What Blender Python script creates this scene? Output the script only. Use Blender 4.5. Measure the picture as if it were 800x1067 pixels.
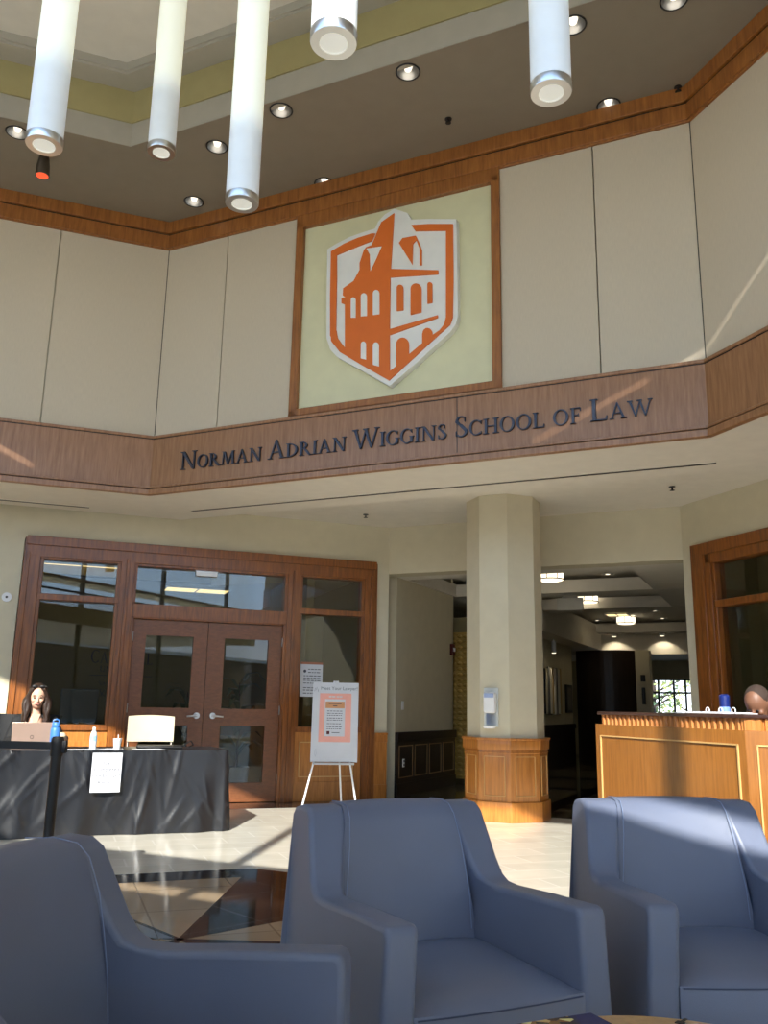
import bpy, bmesh, math, random
from mathutils import Vector, Matrix
random.seed(7)
for o in list(bpy.data.objects): bpy.data.objects.remove(o)
SC = bpy.context.scene
COL = SC.collection
R = math.radians
# ------------------------------------------------------------------ camera
CAMH = 1.2
F, PITCH, ROLL = 900.0, R(12.7), R(1.04)
cp, sp = math.cos(PITCH), math.sin(PITCH)
FWD = Vector((0, cp, sp)); _r = Vector((1, 0, 0)); _u = Vector((0, -sp, cp))
RT = _r*math.cos(ROLL) + _u*math.sin(ROLL); UP = -_r*math.sin(ROLL) + _u*math.cos(ROLL)
cam = bpy.data.cameras.new('camera'); camo = bpy.data.objects.new('camera', cam); COL.objects.link(camo)
cam.sensor_fit = 'HORIZONTAL'; cam.sensor_width = 36; cam.lens = F/800*36
cam.clip_start = .05; cam.clip_end = 300
camo.matrix_world = Matrix(((RT.x, UP.x, -FWD.x, 0), (RT.y, UP.y, -FWD.y, 0), (RT.z, UP.z, -FWD.z, CAMH), (0, 0, 0, 1)))
SC.camera = camo
# ------------------------------------------------------------------ world, sun, exposure
SUN_AZ, SUN_EL = R(7), R(31)      # the light travels towards azimuth 7 deg, coming down at 31 deg
SC.view_settings.view_transform = 'Standard'; SC.view_settings.look = 'None'
SC.view_settings.gamma = 1; SC.view_settings.use_curve_mapping = False
SC.view_settings.exposure = 0.18
W = bpy.data.worlds.new('world'); SC.world = W; W.use_nodes = True
nt = W.node_tree; nt.nodes.clear()
wo = nt.nodes.new('ShaderNodeOutputWorld'); bg = nt.nodes.new('ShaderNodeBackground')
tc = nt.nodes.new('ShaderNodeTexCoord'); sx = nt.nodes.new('ShaderNodeSeparateXYZ'); rp = nt.nodes.new('ShaderNodeValToRGB')
nt.links.new(tc.outputs['Generated'], sx.inputs[0]); nt.links.new(sx.outputs[2], rp.inputs[0])
rp.color_ramp.elements[0].position = 0.0; rp.color_ramp.elements[0].color = (.85, .88, .92, 1)
rp.color_ramp.elements[1].position = .6; rp.color_ramp.elements[1].color = (.30, .50, .86, 1)
e = rp.color_ramp.elements.new(.12); e.color = (.50, .70, .98, 1)
nt.links.new(rp.outputs[0], bg.inputs[0]); bg.inputs[1].default_value = 3.4
nt.links.new(bg.outputs[0], wo.inputs[0])
sl = bpy.data.lights.new('sun', 'SUN'); sl.energy = 10; sl.angle = R(.53); sl.color = (1, .95, .86)
so = bpy.data.objects.new('sun', sl); COL.objects.link(so)
so.rotation_euler = Vector((math.sin(SUN_AZ)*math.cos(SUN_EL), math.cos(SUN_AZ)*math.cos(SUN_EL), -math.sin(SUN_EL))).to_track_quat('-Z', 'Y').to_euler()

# ------------------------------------------------------------------ geometry helpers
def ray(x, y): return (FWD*F + RT*(x-400) + UP*(533.5-y)).normalized()
def at(x, y, z):                      # point of height z seen at pixel x, y
    d = ray(x, y); t = (z-CAMH)/d.z
    return Vector((d.x*t, d.y*t, z))
def atd(x, y, dist):                  # point at horizontal distance dist
    d = ray(x, y); t = dist/math.hypot(d.x, d.y)
    return Vector((d.x*t, d.y*t, CAMH+d.z*t))
def frame(P, az, z=0.0):              # x axis along azimuth az (deg), y axis turned left of it, z up
    a = R(az); s, c = math.sin(a), math.cos(a)
    return Matrix(((s, -c, 0, P[0]), (c, s, 0, P[1]), (0, 0, 1, z), (0, 0, 0, 1)))
def wall_hit(M, x, y, dep=0.0):       # (s, z) on the plane y=dep of frame M seen at pixel x, y
    Mi = M.inverted(); o = Mi @ Vector((0, 0, CAMH)); d = (Mi.to_3x3() @ ray(x, y))
    t = (dep-o.y)/d.y; p = o+d*t
    return p.x, p.z
class B:
    def __init__(s): s.v = []; s.f = []; s.mi = []; s.m = 0
    def add(s, vs, fs):
        n = len(s.v); s.v += [tuple(v) for v in vs]; s.f += [tuple(i+n for i in f) for f in fs]; s.mi += [s.m]*len(fs); return s
    def box(s, x0, x1, y0, y1, z0, z1):
        x0, x1 = sorted((x0, x1)); y0, y1 = sorted((y0, y1)); z0, z1 = sorted((z0, z1))
        return s.add([(x0,y0,z0),(x1,y0,z0),(x1,y1,z0),(x0,y1,z0),(x0,y0,z1),(x1,y0,z1),(x1,y1,z1),(x0,y1,z1)],
                     [(0,3,2,1),(4,5,6,7),(0,1,5,4),(1,2,6,5),(2,3,7,6),(3,0,4,7)])
    def hexa(s, bot, top):
        return s.add(list(bot)+list(top), [(0,3,2,1),(4,5,6,7),(0,1,5,4),(1,2,6,5),(2,3,7,6),(3,0,4,7)])
    def prism(s, poly, a, b, ax='z'):
        # polygon in the two other axes (x,y | x,z | y,z), pushed from a to b along ax
        area = sum(poly[i][0]*poly[(i+1) % len(poly)][1]-poly[(i+1) % len(poly)][0]*poly[i][1] for i in range(len(poly)))
        if area < 0: poly = poly[::-1]
        if ax == 'z': g = lambda p, t: (p[0], p[1], t); fl = False
        elif ax == 'y': g = lambda p, t: (p[0], t, p[1]); fl = True
        else: g = lambda p, t: (t, p[0], p[1]); fl = False
        if a > b: a, b = b, a
        n = len(poly)
        vs = [g(p, a) for p in poly]+[g(p, b) for p in poly]
        fs = [tuple(range(n-1, -1, -1)), tuple(range(n, 2*n))]+[(i, (i+1) % n, n+(i+1) % n, n+i) for i in range(n)]
        if fl: fs = [f[::-1] for f in fs]
        return s.add(vs, fs)
    def cyl(s, c, r, z0, z1, n=24, r2=None):
        r2 = r if r2 is None else r2
        return s.lathe([(0, z0), (r, z0), (r2, z1), (0, z1)], n, c)
    def lathe(s, prof, n=24, c=(0, 0)):
        vs = []; fs = []; rows = []
        for r, z in prof:
            if r < 1e-6: vs.append((c[0], c[1], z)); rows.append([len(vs)-1]*n)
            else:
                b0 = len(vs)
                for i in range(n):
                    a = 2*math.pi*i/n; vs.append((c[0]+r*math.cos(a), c[1]+r*math.sin(a), z))
                rows.append([b0+i for i in range(n)])
        for k in range(len(rows)-1):
            p, q = rows[k], rows[k+1]
            for i in range(n):
                j = (i+1) % n; f = []
                for t in (p[i], p[j], q[j], q[i]):
                    if t not in f: f.append(t)
                if len(f) > 2: fs.append(tuple(f))
        return s.add(vs, fs)
    def tube(s, pts, r, n=8, cap=True):
        pts = [Vector(p) for p in pts]; rr = r if isinstance(r, (list, tuple)) else [r]*len(pts)
        vs = []; fs = []; ref = None
        for i, p in enumerate(pts):
            t = (pts[min(i+1, len(pts)-1)]-pts[max(i-1, 0)]).normalized()
            if ref is None: ref = Vector((0, 0, 1)) if abs(t.z) < .9 else Vector((1, 0, 0))
            u = t.cross(ref).normalized(); w = u.cross(t).normalized(); ref = w
            for k in range(n):
                a = 2*math.pi*k/n; vs.append(p+(u*math.cos(a)+w*math.sin(a))*rr[i])
        for i in range(len(pts)-1):
            for k in range(n):
                j = (k+1) % n; fs.append((i*n+k, i*n+j, (i+1)*n+j, (i+1)*n+k))
        if cap: fs.append(tuple(range(n))[::-1]); fs.append(tuple(range((len(pts)-1)*n, len(pts)*n)))
        return s.add(vs, fs)
    def ell(s, c, r, n=16, m=10, rot=None):
        vs = []; fs = []
        for j in range(m+1):
            th = math.pi*j/m
            for i in range(n):
                a = 2*math.pi*i/n
                v = Vector((r[0]*math.sin(th)*math.cos(a), r[1]*math.sin(th)*math.sin(a), r[2]*math.cos(th)))
                if rot: v = rot @ v
                vs.append(v+Vector(c))
        for j in range(m):
            for i in range(n):
                k = (i+1) % n
                fs.append((j*n+i, (j+1)*n+i, (j+1)*n+k, j*n+k))
        return s.add(vs, fs)
    def cap(s, a, b, ra, rb, n=14):    # tapered capsule
        a, b = Vector(a), Vector(b)
        s.ell(a, (ra,)*3, n, 8); s.ell(b, (rb,)*3, n, 8)
        return s.tube([a, b], [ra, rb], n)
def setp(o, label=None, cat=None, group=None, kind=None):
    if label: o['label'] = label
    if cat: o['category'] = cat
    if group: o['group'] = group
    if kind: o['kind'] = kind
    return o
def obj(name, b, mat, parent=None, M=None, smooth=False, bevel=0, seg=2, label=None):
    me = bpy.data.meshes.new(name)
    me.from_pydata([tuple(v) for v in b.v], [], b.f)
    mats = mat if isinstance(mat, (list, tuple)) else [mat]
    for m in mats: me.materials.append(m)
    if len(mats) > 1:
        for p, i in zip(me.polygons, b.mi): p.material_index = i
    bm = bmesh.new(); bm.from_mesh(me)
    if smooth or bevel: bmesh.ops.remove_doubles(bm, verts=bm.verts, dist=1e-6)
    bmesh.ops.recalc_face_normals(bm, faces=bm.faces); bm.to_mesh(me); bm.free()
    o = bpy.data.objects.new(name, me); COL.objects.link(o)
    if parent: o.parent = parent
    if M is not None: o.matrix_local = M
    if smooth:
        for p in me.polygons: p.use_smooth = True
        me.set_sharp_from_angle(angle=R(42))
    if bevel:
        md = o.modifiers.new('bevel', 'BEVEL'); md.width = bevel; md.segments = seg; md.limit_method = 'ANGLE'; md.angle_limit = R(35)
        for p in me.polygons: p.use_smooth = True
        me.set_sharp_from_angle(angle=R(80))
    if label: o['label'] = label
    return o
def thing(name, label, cat, M, group=None):
    o = bpy.data.objects.new(name, None); COL.objects.link(o); o.empty_display_size = .1
    o.matrix_world = M
    return setp(o, label, cat, group)
def struct(name, b, mat, M=None, parent=None, **k):
    o = obj(name, b, mat, parent, M, **k)
    if not parent: o['kind'] = 'structure'
    return o
def sthing(name, M):
    o = bpy.data.objects.new(name, None); COL.objects.link(o); o.matrix_world = M; o['kind'] = 'structure'; return o
def copy_tree(o, parent=None):
    c = o.copy(); COL.objects.link(c)
    if parent: c.parent = parent
    for ch in list(o.children): copy_tree(ch, c)
    return c
T = Matrix.Translation
# ------------------------------------------------------------------ materials
def lin(c): c /= 255; return c/12.92 if c <= .04045 else ((c+.055)/1.055)**2.4
def rgb(r, g, b): return (lin(r), lin(g), lin(b), 1)
def mat(name, col, rough=.6, metal=0, spec=.5, var=0, vscale=6, bump=0, bscale=60, emit=None, es=0, coat=0, stretch=None):
    m = bpy.data.materials.new(name); m.use_nodes = True; n = m.node_tree.nodes; L = m.node_tree.links
    p = n['Principled BSDF']; p.inputs['Base Color'].default_value = rgb(*col); p.inputs['Roughness'].default_value = rough
    p.inputs['Metallic'].default_value = metal; p.inputs['Specular IOR Level'].default_value = spec
    if coat: p.inputs['Coat Weight'].default_value = coat; p.inputs['Coat Roughness'].default_value = .15
    if emit: p.inputs['Emission Color'].default_value = rgb(*emit); p.inputs['Emission Strength'].default_value = es
    c = n.new('ShaderNodeTexCoord'); src = c.outputs['Object']
    if stretch:
        mp = n.new('ShaderNodeMapping'); mp.inputs['Scale'].default_value = stretch; L.new(src, mp.inputs[0]); src = mp.outputs[0]
    t = n.new('ShaderNodeTexNoise'); t.inputs['Scale'].default_value = vscale; t.inputs['Detail'].default_value = 4
    L.new(src, t.inputs['Vector'])
    v = var if var else .03
    r = n.new('ShaderNodeValToRGB'); b = rgb(*col)
    r.color_ramp.elements[0].position = .3; r.color_ramp.elements[1].position = .7
    r.color_ramp.elements[0].color = tuple(x*(1-v) for x in b[:3])+(1,); r.color_ramp.elements[1].color = tuple(min(1, x*(1+v)) for x in b[:3])+(1,)
    L.new(t.outputs[0], r.inputs[0]); L.new(r.outputs[0], p.inputs['Base Color'])
    if bump:
        t2 = n.new('ShaderNodeTexNoise'); t2.inputs['Scale'].default_value = bscale; t2.inputs['Detail'].default_value = 3; L.new(src, t2.inputs['Vector'])
        bp = n.new('ShaderNodeBump'); bp.inputs['Strength'].default_value = bump; bp.inputs['Distance'].default_value = .01
        L.new(t2.outputs[0], bp.inputs['Height']); L.new(bp.outputs[0], p.inputs['Normal'])
    return m
def wood(name, c1, c2, rough=.35, sc=(14, 14, 1.2), scale=2.2, coat=.25):
    m = bpy.data.materials.new(name); m.use_nodes = True; n = m.node_tree.nodes; L = m.node_tree.links
    p = n['Principled BSDF']; p.inputs['Roughness'].default_value = rough; p.inputs['Coat Weight'].default_value = coat; p.inputs['Coat Roughness'].default_value = .2
    c = n.new('ShaderNodeTexCoord'); mp = n.new('ShaderNodeMapping'); mp.inputs['Scale'].default_value = sc; L.new(c.outputs['Object'], mp.inputs[0])
    t = n.new('ShaderNodeTexNoise'); t.inputs['Scale'].default_value = scale; t.inputs['Detail'].default_value = 6; t.inputs['Roughness'].default_value = .65; L.new(mp.outputs[0], t.inputs['Vector'])
    r = n.new('ShaderNodeValToRGB'); r.color_ramp.elements[0].position = .3; r.color_ramp.elements[1].position = .72
    r.color_ramp.elements[0].color = rgb(*c1); r.color_ramp.elements[1].color = rgb(*c2)
    L.new(t.outputs[0], r.inputs[0]); L.new(r.outputs[0], p.inputs['Base Color'])
    return m
def glassm(name, tint=(1, 1, 1), refl=1.0, base=.04):
    m = bpy.data.materials.new(name); m.use_nodes = True; n = m.node_tree.nodes; L = m.node_tree.links; n.clear()
    o = n.new('ShaderNodeOutputMaterial'); tr = n.new('ShaderNodeBsdfTransparent'); gl = n.new('ShaderNodeBsdfGlossy'); mx = n.new('ShaderNodeMixShader')
    tr.inputs[0].default_value = (*tint, 1); gl.inputs['Roughness'].default_value = .0; gl.inputs[0].default_value = (refl, refl, refl, 1)
    fr = n.new('ShaderNodeLayerWeight'); fr.inputs[0].default_value = .5
    # Schlick-like: base + (1-base)*facing^5
    pw = n.new('ShaderNodeMath'); pw.operation = 'POWER'; pw.inputs[1].default_value = 5; L.new(fr.outputs['Facing'], pw.inputs[0])
    ma = n.new('ShaderNodeMath'); ma.operation = 'MULTIPLY_ADD'; ma.inputs[1].default_value = 1-base; ma.inputs[2].default_value = base; L.new(pw.outputs[0], ma.inputs[0])
    L.new(ma.outputs[0], mx.inputs[0]); L.new(tr.outputs[0], mx.inputs[1]); L.new(gl.outputs[0], mx.inputs[2]); L.new(mx.outputs[0], o.inputs[0])
    return m
def emis(name, col, s):
    m = bpy.data.materials.new(name); m.use_nodes = True; n = m.node_tree.nodes; n.clear()
    o = n.new('ShaderNodeOutputMaterial'); e = n.new('ShaderNodeEmission'); e.inputs[0].default_value = rgb(*col); e.inputs[1].default_value = s
    m.node_tree.links.new(e.outputs[0], o.inputs[0]); return m
def tile(name, c1, c2, grout, az, bw, bh, mort=.006, rough=.14, off=.5, spec=.5):
    m = bpy.data.materials.new(name); m.use_nodes = True; n = m.node_tree.nodes; L = m.node_tree.links
    p = n['Principled BSDF']; p.inputs['Roughness'].default_value = rough; p.inputs['Specular IOR Level'].default_value = spec
    c = n.new('ShaderNodeTexCoord'); mp = n.new('ShaderNodeMapping'); mp.vector_type = 'POINT'; mp.inputs['Rotation'].default_value = (0, 0, -R(90-az)); L.new(c.outputs['Object'], mp.inputs[0])
    b = n.new('ShaderNodeTexBrick'); b.offset = off; b.inputs['Scale'].default_value = 1; b.inputs['Mortar Size'].default_value = mort
    b.inputs['Brick Width'].default_value = bw; b.inputs['Row Height'].default_value = bh; b.inputs['Mortar Smooth'].default_value = .2
    b.inputs['Color1'].default_value = rgb(*c1); b.inputs['Color2'].default_value = rgb(*c2); b.inputs['Mortar'].default_value = rgb(*grout); b.inputs['Bias'].default_value = 0
    L.new(mp.outputs[0], b.inputs['Vector'])
    t = n.new('ShaderNodeTexNoise'); t.inputs['Scale'].default_value = 3; t.inputs['Detail'].default_value = 6; L.new(c.outputs['Object'], t.inputs['Vector'])
    r = n.new('ShaderNodeValToRGB'); r.color_ramp.elements[0].position = .3; r.color_ramp.elements[0].color = (.86, .86, .86, 1); r.color_ramp.elements[1].position = .7
    mx = n.new('ShaderNodeMix'); mx.data_type = 'RGBA'; mx.blend_type = 'MULTIPLY'; mx.inputs[0].default_value = 1
    L.new(t.outputs[0], r.inputs[0]); L.new(b.outputs[0], mx.inputs[6]); L.new(r.outputs[0], mx.inputs[7]); L.new(mx.outputs[2], p.inputs['Base Color'])
    return m
M_ = {}
M_['paint'] = mat('olive_cream_paint', (208, 199, 173), .75, bump=.05, bscale=200)
M_['fabric_panel'] = mat('cream_fabric_panel', (206, 192, 168), .85, var=.04, vscale=3, stretch=(60, 60, 4), bump=.1)
M_['recess'] = mat('pale_green_panel', (222, 218, 178), .3, spec=.5)
M_['seam'] = mat('dark_joint', (70, 62, 52), .8)
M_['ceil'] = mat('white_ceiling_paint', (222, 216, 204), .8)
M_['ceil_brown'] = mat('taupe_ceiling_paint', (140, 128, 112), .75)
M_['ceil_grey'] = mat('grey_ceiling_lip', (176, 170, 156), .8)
M_['ceil_olive'] = mat('olive_ceiling_band', (172, 160, 112), .8)
M_['crown'] = wood('cherry_crown', (128, 76, 32), (176, 112, 52), .4)
M_['fascia'] = wood('cherry_fascia', (138, 94, 60), (174, 127, 88), .38)
M_['frame'] = wood('cherry_frame', (98, 52, 16), (160, 94, 34), .35)
M_['door'] = wood('cherry_door', (104, 60, 30), (134, 80, 44), .4, sc=(3, 3, 9), scale=6)
M_['panelwood'] = wood('cherry_panelling', (156, 96, 36), (204, 134, 62), .35)
M_['desk'] = wood('honey_desk_veneer', (128, 78, 28), (160, 103, 43), .35, sc=(20, 20, 1.5))
M_['inlay'] = mat('light_moulding_edge', (206, 164, 104), .4)
M_['flute'] = wood('honey_fluted_wood', (172, 104, 46), (200, 132, 66), .4)
M_['darktop'] = mat('dark_brown_top', (62, 40, 34), .3)
M_['darkwood'] = wood('dark_wood', (26, 15, 10), (44, 26, 16), .4)
M_['black'] = mat('black_metal', (22, 22, 24), .45)
M_['blackplastic'] = mat('black_plastic', (18, 18, 20), .5)
M_['chrome'] = mat('brushed_metal', (205, 205, 205), .28, metal=1, stretch=(1, 1, 40))
M_['steel_dark'] = mat('dark_steel', (110, 106, 100), .35, metal=1)
M_['white'] = mat('white_plastic', (235, 236, 238), .45)
M_['paper'] = mat('white_paper', (208, 211, 218), .8)
M_['ink'] = mat('grey_ink', (70, 70, 84), .8)
M_['orange'] = mat('orange_paint', (226, 112, 34), .5)
M_['signwhite'] = mat('sign_white', (236, 236, 230), .45)
M_['letter'] = mat('blue_grey_metal_letter', (66, 70, 82), .35, metal=.6)
M_['glass'] = glassm('clear_glass', (.84, .84, .78), 1, .035)
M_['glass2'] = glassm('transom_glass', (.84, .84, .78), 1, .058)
M_['winglass'] = glassm('window_glass', (.95, .96, .96), 1, .04)
M_['tile'] = tile('beige_tile', (234, 228, 214), (226, 220, 206), (244, 240, 230), 69.8, .62, .31, .008, .16)
M_['tan'] = tile('tan_marble', (176, 154, 126), (168, 147, 120), (140, 120, 96), 69.8, .62, .62, .006, .09, 0)
M_['darkmarble'] = tile('dark_marble', (34, 24, 18), (30, 22, 18), (120, 105, 90), 47.3, .62, .62, .005, .06, 0, .6)
M_['greymarble'] = tile('grey_marble', (120, 124, 130), (112, 116, 124), (60, 60, 60), 69.8, .62, .62, .004, .08, 0)
M_['corrfloor'] = tile('olive_corridor_tile', (120, 110, 84), (110, 100, 78), (60, 55, 44), 114.8, .9, .9, .01, .1, 0)
M_['vinyl'] = mat('blue_vinyl', (100, 108, 130), .42, spec=.5, var=.03, vscale=5, bump=.12, bscale=420)
M_['thread'] = mat('pale_blue_thread', (124, 138, 170), .6)
M_['cloth'] = mat('black_satin', (19, 20, 25), .34, spec=.6, var=.2, vscale=4)
M_['tabletop'] = wood('tan_tabletop', (176, 136, 84), (204, 164, 108), .35)
M_['skin'] = mat('light_skin', (222, 176, 150), .5)
M_['skin2'] = mat('brown_skin', (120, 82, 62), .5)
M_['hair'] = mat('brown_hair', (48, 32, 24), .45, var=.35, vscale=30, stretch=(6, 6, 1))
M_['hair2'] = mat('short_black_hair', (58, 43, 36), .8, bump=.4, bscale=300)
M_['jacket'] = mat('black_jacket', (24, 24, 26), .8)
M_['shirt2'] = mat('dark_shirt', (50, 54, 66), .8)
M_['lip'] = mat('lip', (176, 96, 88), .5)
M_['rose'] = mat('rose_gold_aluminium', (206, 176, 160), .35, metal=.6)
M_['bluebottle'] = mat('blue_bottle_paint', (66, 122, 196), .4)
M_['navy'] = mat('navy_label', (16, 36, 104), .4)
M_['tanplastic'] = mat('tan_chair_plastic', (212, 200, 172), .5)
M_['greychair'] = mat('grey_chair_mesh', (96, 100, 108), .7)
M_['leaf'] = mat('leaf_green', (52, 74, 40), .5)
M_['pink'] = mat('pink_card', (238, 172, 158), .7)
M_['gold'] = mat('gold_textured', (178, 146, 74), .4, metal=.4)
M_['tube'] = mat('frosted_acrylic', (232, 236, 238), .35, emit=(225, 235, 240), es=.12)
M_['tubelit'] = mat('lit_acrylic', (245, 245, 225), .35, emit=(250, 250, 215), es=.45)
_n = M_['tube'].node_tree.nodes; _l = M_['tube'].node_tree.links; _c = _n.new('ShaderNodeTexCoord'); _s = _n.new('ShaderNodeSeparateXYZ'); _l.new(_c.outputs['Object'], _s.inputs[0])
_m = _n.new('ShaderNodeMapRange'); _m.interpolation_type = 'SMOOTHSTEP'; _m.inputs[1].default_value = .40; _m.inputs[2].default_value = .62; _m.inputs[3].default_value = .10; _m.inputs[4].default_value = .40
_l.new(_s.outputs[2], _m.inputs[0]); _l.new(_m.outputs[0], _n['Principled BSDF'].inputs['Emission Strength'])
_q = _n.new('ShaderNodeValToRGB'); _q.color_ramp.elements[0].position = .40; _q.color_ramp.elements[0].color = rgb(222, 230, 240); _q.color_ramp.elements[1].position = .62; _q.color_ramp.elements[1].color = rgb(250, 252, 218)
_l.new(_s.outputs[2], _q.inputs[0]); _l.new(_q.outputs[0], _n['Principled BSDF'].inputs['Emission Color'])
M_['tubeend'] = mat('tube_end_lens', (225, 225, 218), .4, emit=(235, 235, 225), es=.35)
M_['lamp'] = emis('lit_lamp', (255, 238, 205), 2.2)
M_['troffer'] = emis('lit_troffer', (255, 226, 160), 1.6)
M_['bulb'] = mat('downlight_bulb', (235, 230, 220), .3, emit=(255, 244, 225), es=1.2)
M_['concrete'] = mat('pale_paving', (120, 116, 110), .9, var=.08, vscale=2)
M_['treegreen'] = mat('tree_leaves', (150, 160, 96), .8, var=.3, vscale=6)
M_['bark'] = mat('tree_bark', (60, 50, 42), .9)
M_['red'] = mat('dark_red_plastic', (96, 22, 18), .5)
M_['redglow'] = mat('orange_lamp_lens', (230, 90, 60), .4, emit=(255, 90, 50), es=.8)
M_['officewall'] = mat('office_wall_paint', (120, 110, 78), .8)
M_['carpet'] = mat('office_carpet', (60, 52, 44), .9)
# ------------------------------------------------------------------ layout
YL, YC, YR = 69.8, 114.8, 159.8                       # azimuths of the three walls seen
FL = at(156, 518, 3.47); FR = FL + Vector((math.sin(R(YC)), math.cos(R(YC)), 0))*5.98
CF = frame(FL, YC)                                     # centre fascia: s runs to the right
LF = frame(FL, YL)                                     # left fascia: s is negative
RF = frame(FR, YR)                                     # right fascia
_D = at(289, 836, 0); _fd = frame(_D, YL)
_s, _z = wall_hit(_fd, 406, 551)
MC = _fd @ Vector((_s, 0, 0))
LW = frame(MC, YL)                                     # door wall (s negative to the left)
CW = frame(MC, YC)                                     # wall with the wide opening, corridor frame
SR, _ = wall_hit(CW, 708, 527)
RC = CW @ Vector((SR, 0, 0))
RW = frame(RC, YR)
def cval(x, y): return y + .463*x                      # coordinate across the back glass wall
BW = frame((0, -1.0), YC)                              # back glass wall, y axis points into the room
ZC, ZF0, ZF1, ZP1, ZB = 6.88, 3.5, 4.17, 6.55, 3.66
# ---- floor
b = B(); b.box(-14, 12, -9, 32, -.2, 0)
struct('floor', b, M_['tile'])
SCn = Vector((-1.02, 4.87))
def octp(r, k, c=SCn): a = R(2.3+45*k); return (c.x+r*math.sin(a), c.y+r*math.cos(a))
def band(b, r0, r1, z0, z1, ks, c=SCn):
    for k in ks:
        b.prism([octp(r0, k, c), octp(r1, k, c), octp(r1, k+1, c), octp(r0, k+1, c)], z0, z1)
b = B(); band(b, 1.69, 2.03, -.01, .002, range(8)); struct('trim_1', b, M_['darkmarble'])
n = 2
for k in range(8):
    m = M_['tan'] if k % 2 == 1 else M_['darkmarble']
    if k == 6: m = M_['greymarble']
    b = B(); b.prism([(SCn.x, SCn.y), octp(1.688, k), octp(1.688, k+1)], -.01, .0022)
    struct('trim_%d' % n, b, m); n += 1
b = B()
for k in range(8):
    a = R(2.3+45*k); d = Vector((math.sin(a), math.cos(a))); p = Vector((d.y, -d.x))*.012
    q = [SCn+p, SCn+d*1.69+p, SCn+d*1.69-p, SCn-p]
    b.prism([(v.x, v.y) for v in q], 0, .003)
struct('trim_%d' % n, b, M_['darkmarble']); n += 1
# dark marble border along the door wall, around the column and across the opening
b = B(); b.box(-9, .5, -.62, .1, -.01, .0025); struct('trim_%d' % n, b, M_['darkmarble'], LW); n += 1
b = B(); b.box(.6, SR+.3, -.62, 0, -.01, .003); struct('trim_%d' % n, b, M_['darkmarble'], CW); n += 1
b = B(); b.box(-3, 12, 0, 18, -.01, .0015); struct('trim_%d' % n, b, M_['corrfloor'], CW); n += 1
b = B()
for v in (.3, 2.9, 5.2, 7.6, 10.0): b.box(-3, 8, v, v+.35, -.005, .003)
b.box(2.0, 2.25, 0, 12, -.005, .0032)
struct('trim_%d' % n, b, M_['darkmarble'], CW); n += 1
# ---- upper octagon walls
def side(F_, s0, s1, tag_, joints):
    o = 0.0
    b = B(); b.box(s0, s1, .03, .30, 3.66, 7.7); struct('wall_upper_'+tag_, b, M_['paint'], F_)
    # cream panels with joints
    js = [s0]+joints+[s1]
    b = B()
    for i in range(len(js)-1):
        b.box(js[i]+(.006 if i else 0), js[i+1]-(.006 if i < len(js)-2 else 0), 0, .03, ZF1+.01, ZP1)
    return b
NJ = {'left': [-5.0, -3.7, -2.42, -1.23], 'right': [1.3, 2.6, 3.9]}
b = side(LF, -6.0, 0, 'left', NJ['left']); struct('trim_%d' % n, b, M_['fabric_panel'], LF); n += 1
b = side(RF, 0, 6.0, 'right', NJ['right']); struct('trim_%d' % n, b, M_['fabric_panel'], RF); n += 1
# centre, leaving the recess for the crest
b = B(); b.box(0, 6, .07, .3, 3.66, 7.7); struct('wall_upper_centre', b, M_['paint'], CF)
b = B()
for a_, c_ in ((0, .854), (.866, 1.80), (4.15, 5.074), (5.086, 5.98)): b.box(a_, c_, 0, .07, ZF1+.01, ZP1)
struct('trim_%d' % n, b, M_['fabric_panel'], CF); n += 1
b = B(); b.box(-.1, 6.05, .06, .075, ZF1, ZP1)
struct('trim_%d' % n, b, M_['seam'], CF); n += 1
# far sides of the octagon, out of view, closing the room
L2 = LF @ Vector((-6, 0, 0)); R2 = RF @ Vector((6, 0, 0))
LF2 = frame(L2, YL-45); RF2 = frame(R2, YR+45)
b = B(); b.box(-4.6, 0, 0, .3, 3.5, 7.7); struct('wall_upper_far_left', b, M_['fabric_panel'], LF2)
# fascia boards with base trim, joints and crown
def fascia(F_, s0, s1, tag_, seams):
    b = B(); b.box(s0, s1, -.03, .25, ZF0+.08, ZF1-.02)
    struct('trim_fascia_'+tag_, b, M_['fascia'] if tag_ != 'right' else M_['fascia'], F_)
    b = B(); b.box(s0, s1, -.062, -.002, ZF0-.02, ZF0+.045)
    b.box(s0, s1, -.05, .02, ZF0+.055, ZF0+.082); b.box(s0, s1, -.045, .03, ZF1-.022, ZF1+.012)
    struct('trim_fascia_mouldings_'+tag_, b, M_['frame'] if 0 else M_['fascia'], F_, bevel=.006)
    b = B(); b.box(s0, s1, -.034, .03, ZF0+.044, ZF0+.056); b.box(s0, s1, -.034, 0, ZF1-.030, ZF1-.022)
    for s in seams: b.box(s-.004, s+.004, -.0315, -.02, ZF0+.08, ZF1-.02)
    struct('trim_fascia_joints_'+tag_, b, M_['black'], F_)
    b = B(); b.box(s0, s1, -.05, .03, ZP1, ZP1+.165); b.box(s0, s1, -.075, .03, ZP1+.18, ZC)
    b.box(s0, s1, -.03, 0, ZP1-.012, ZP1+.004)
    struct('trim_crown_'+tag_, b, M_['crown'], F_, bevel=.004)
    b = B(); b.box(s0, s1, -.04, .03, ZP1+.16, ZP1+.185); struct('trim_crown_shadow_gap_'+tag_, b, M_['black'], F_)
b = B(); b.box(-.005, .005, -.004, .01, ZF1+.01, ZP1); b.box(5.975, 5.985, -.004, .01, ZF1+.01, ZP1); struct('trim_corner_joints', b, M_['seam'], CF)
fascia(LF, -6, 0, 'left', []); fascia(CF, 0, 5.98, 'centre', [3.70]); fascia(RF, 0, 6, 'right', [])
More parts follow.
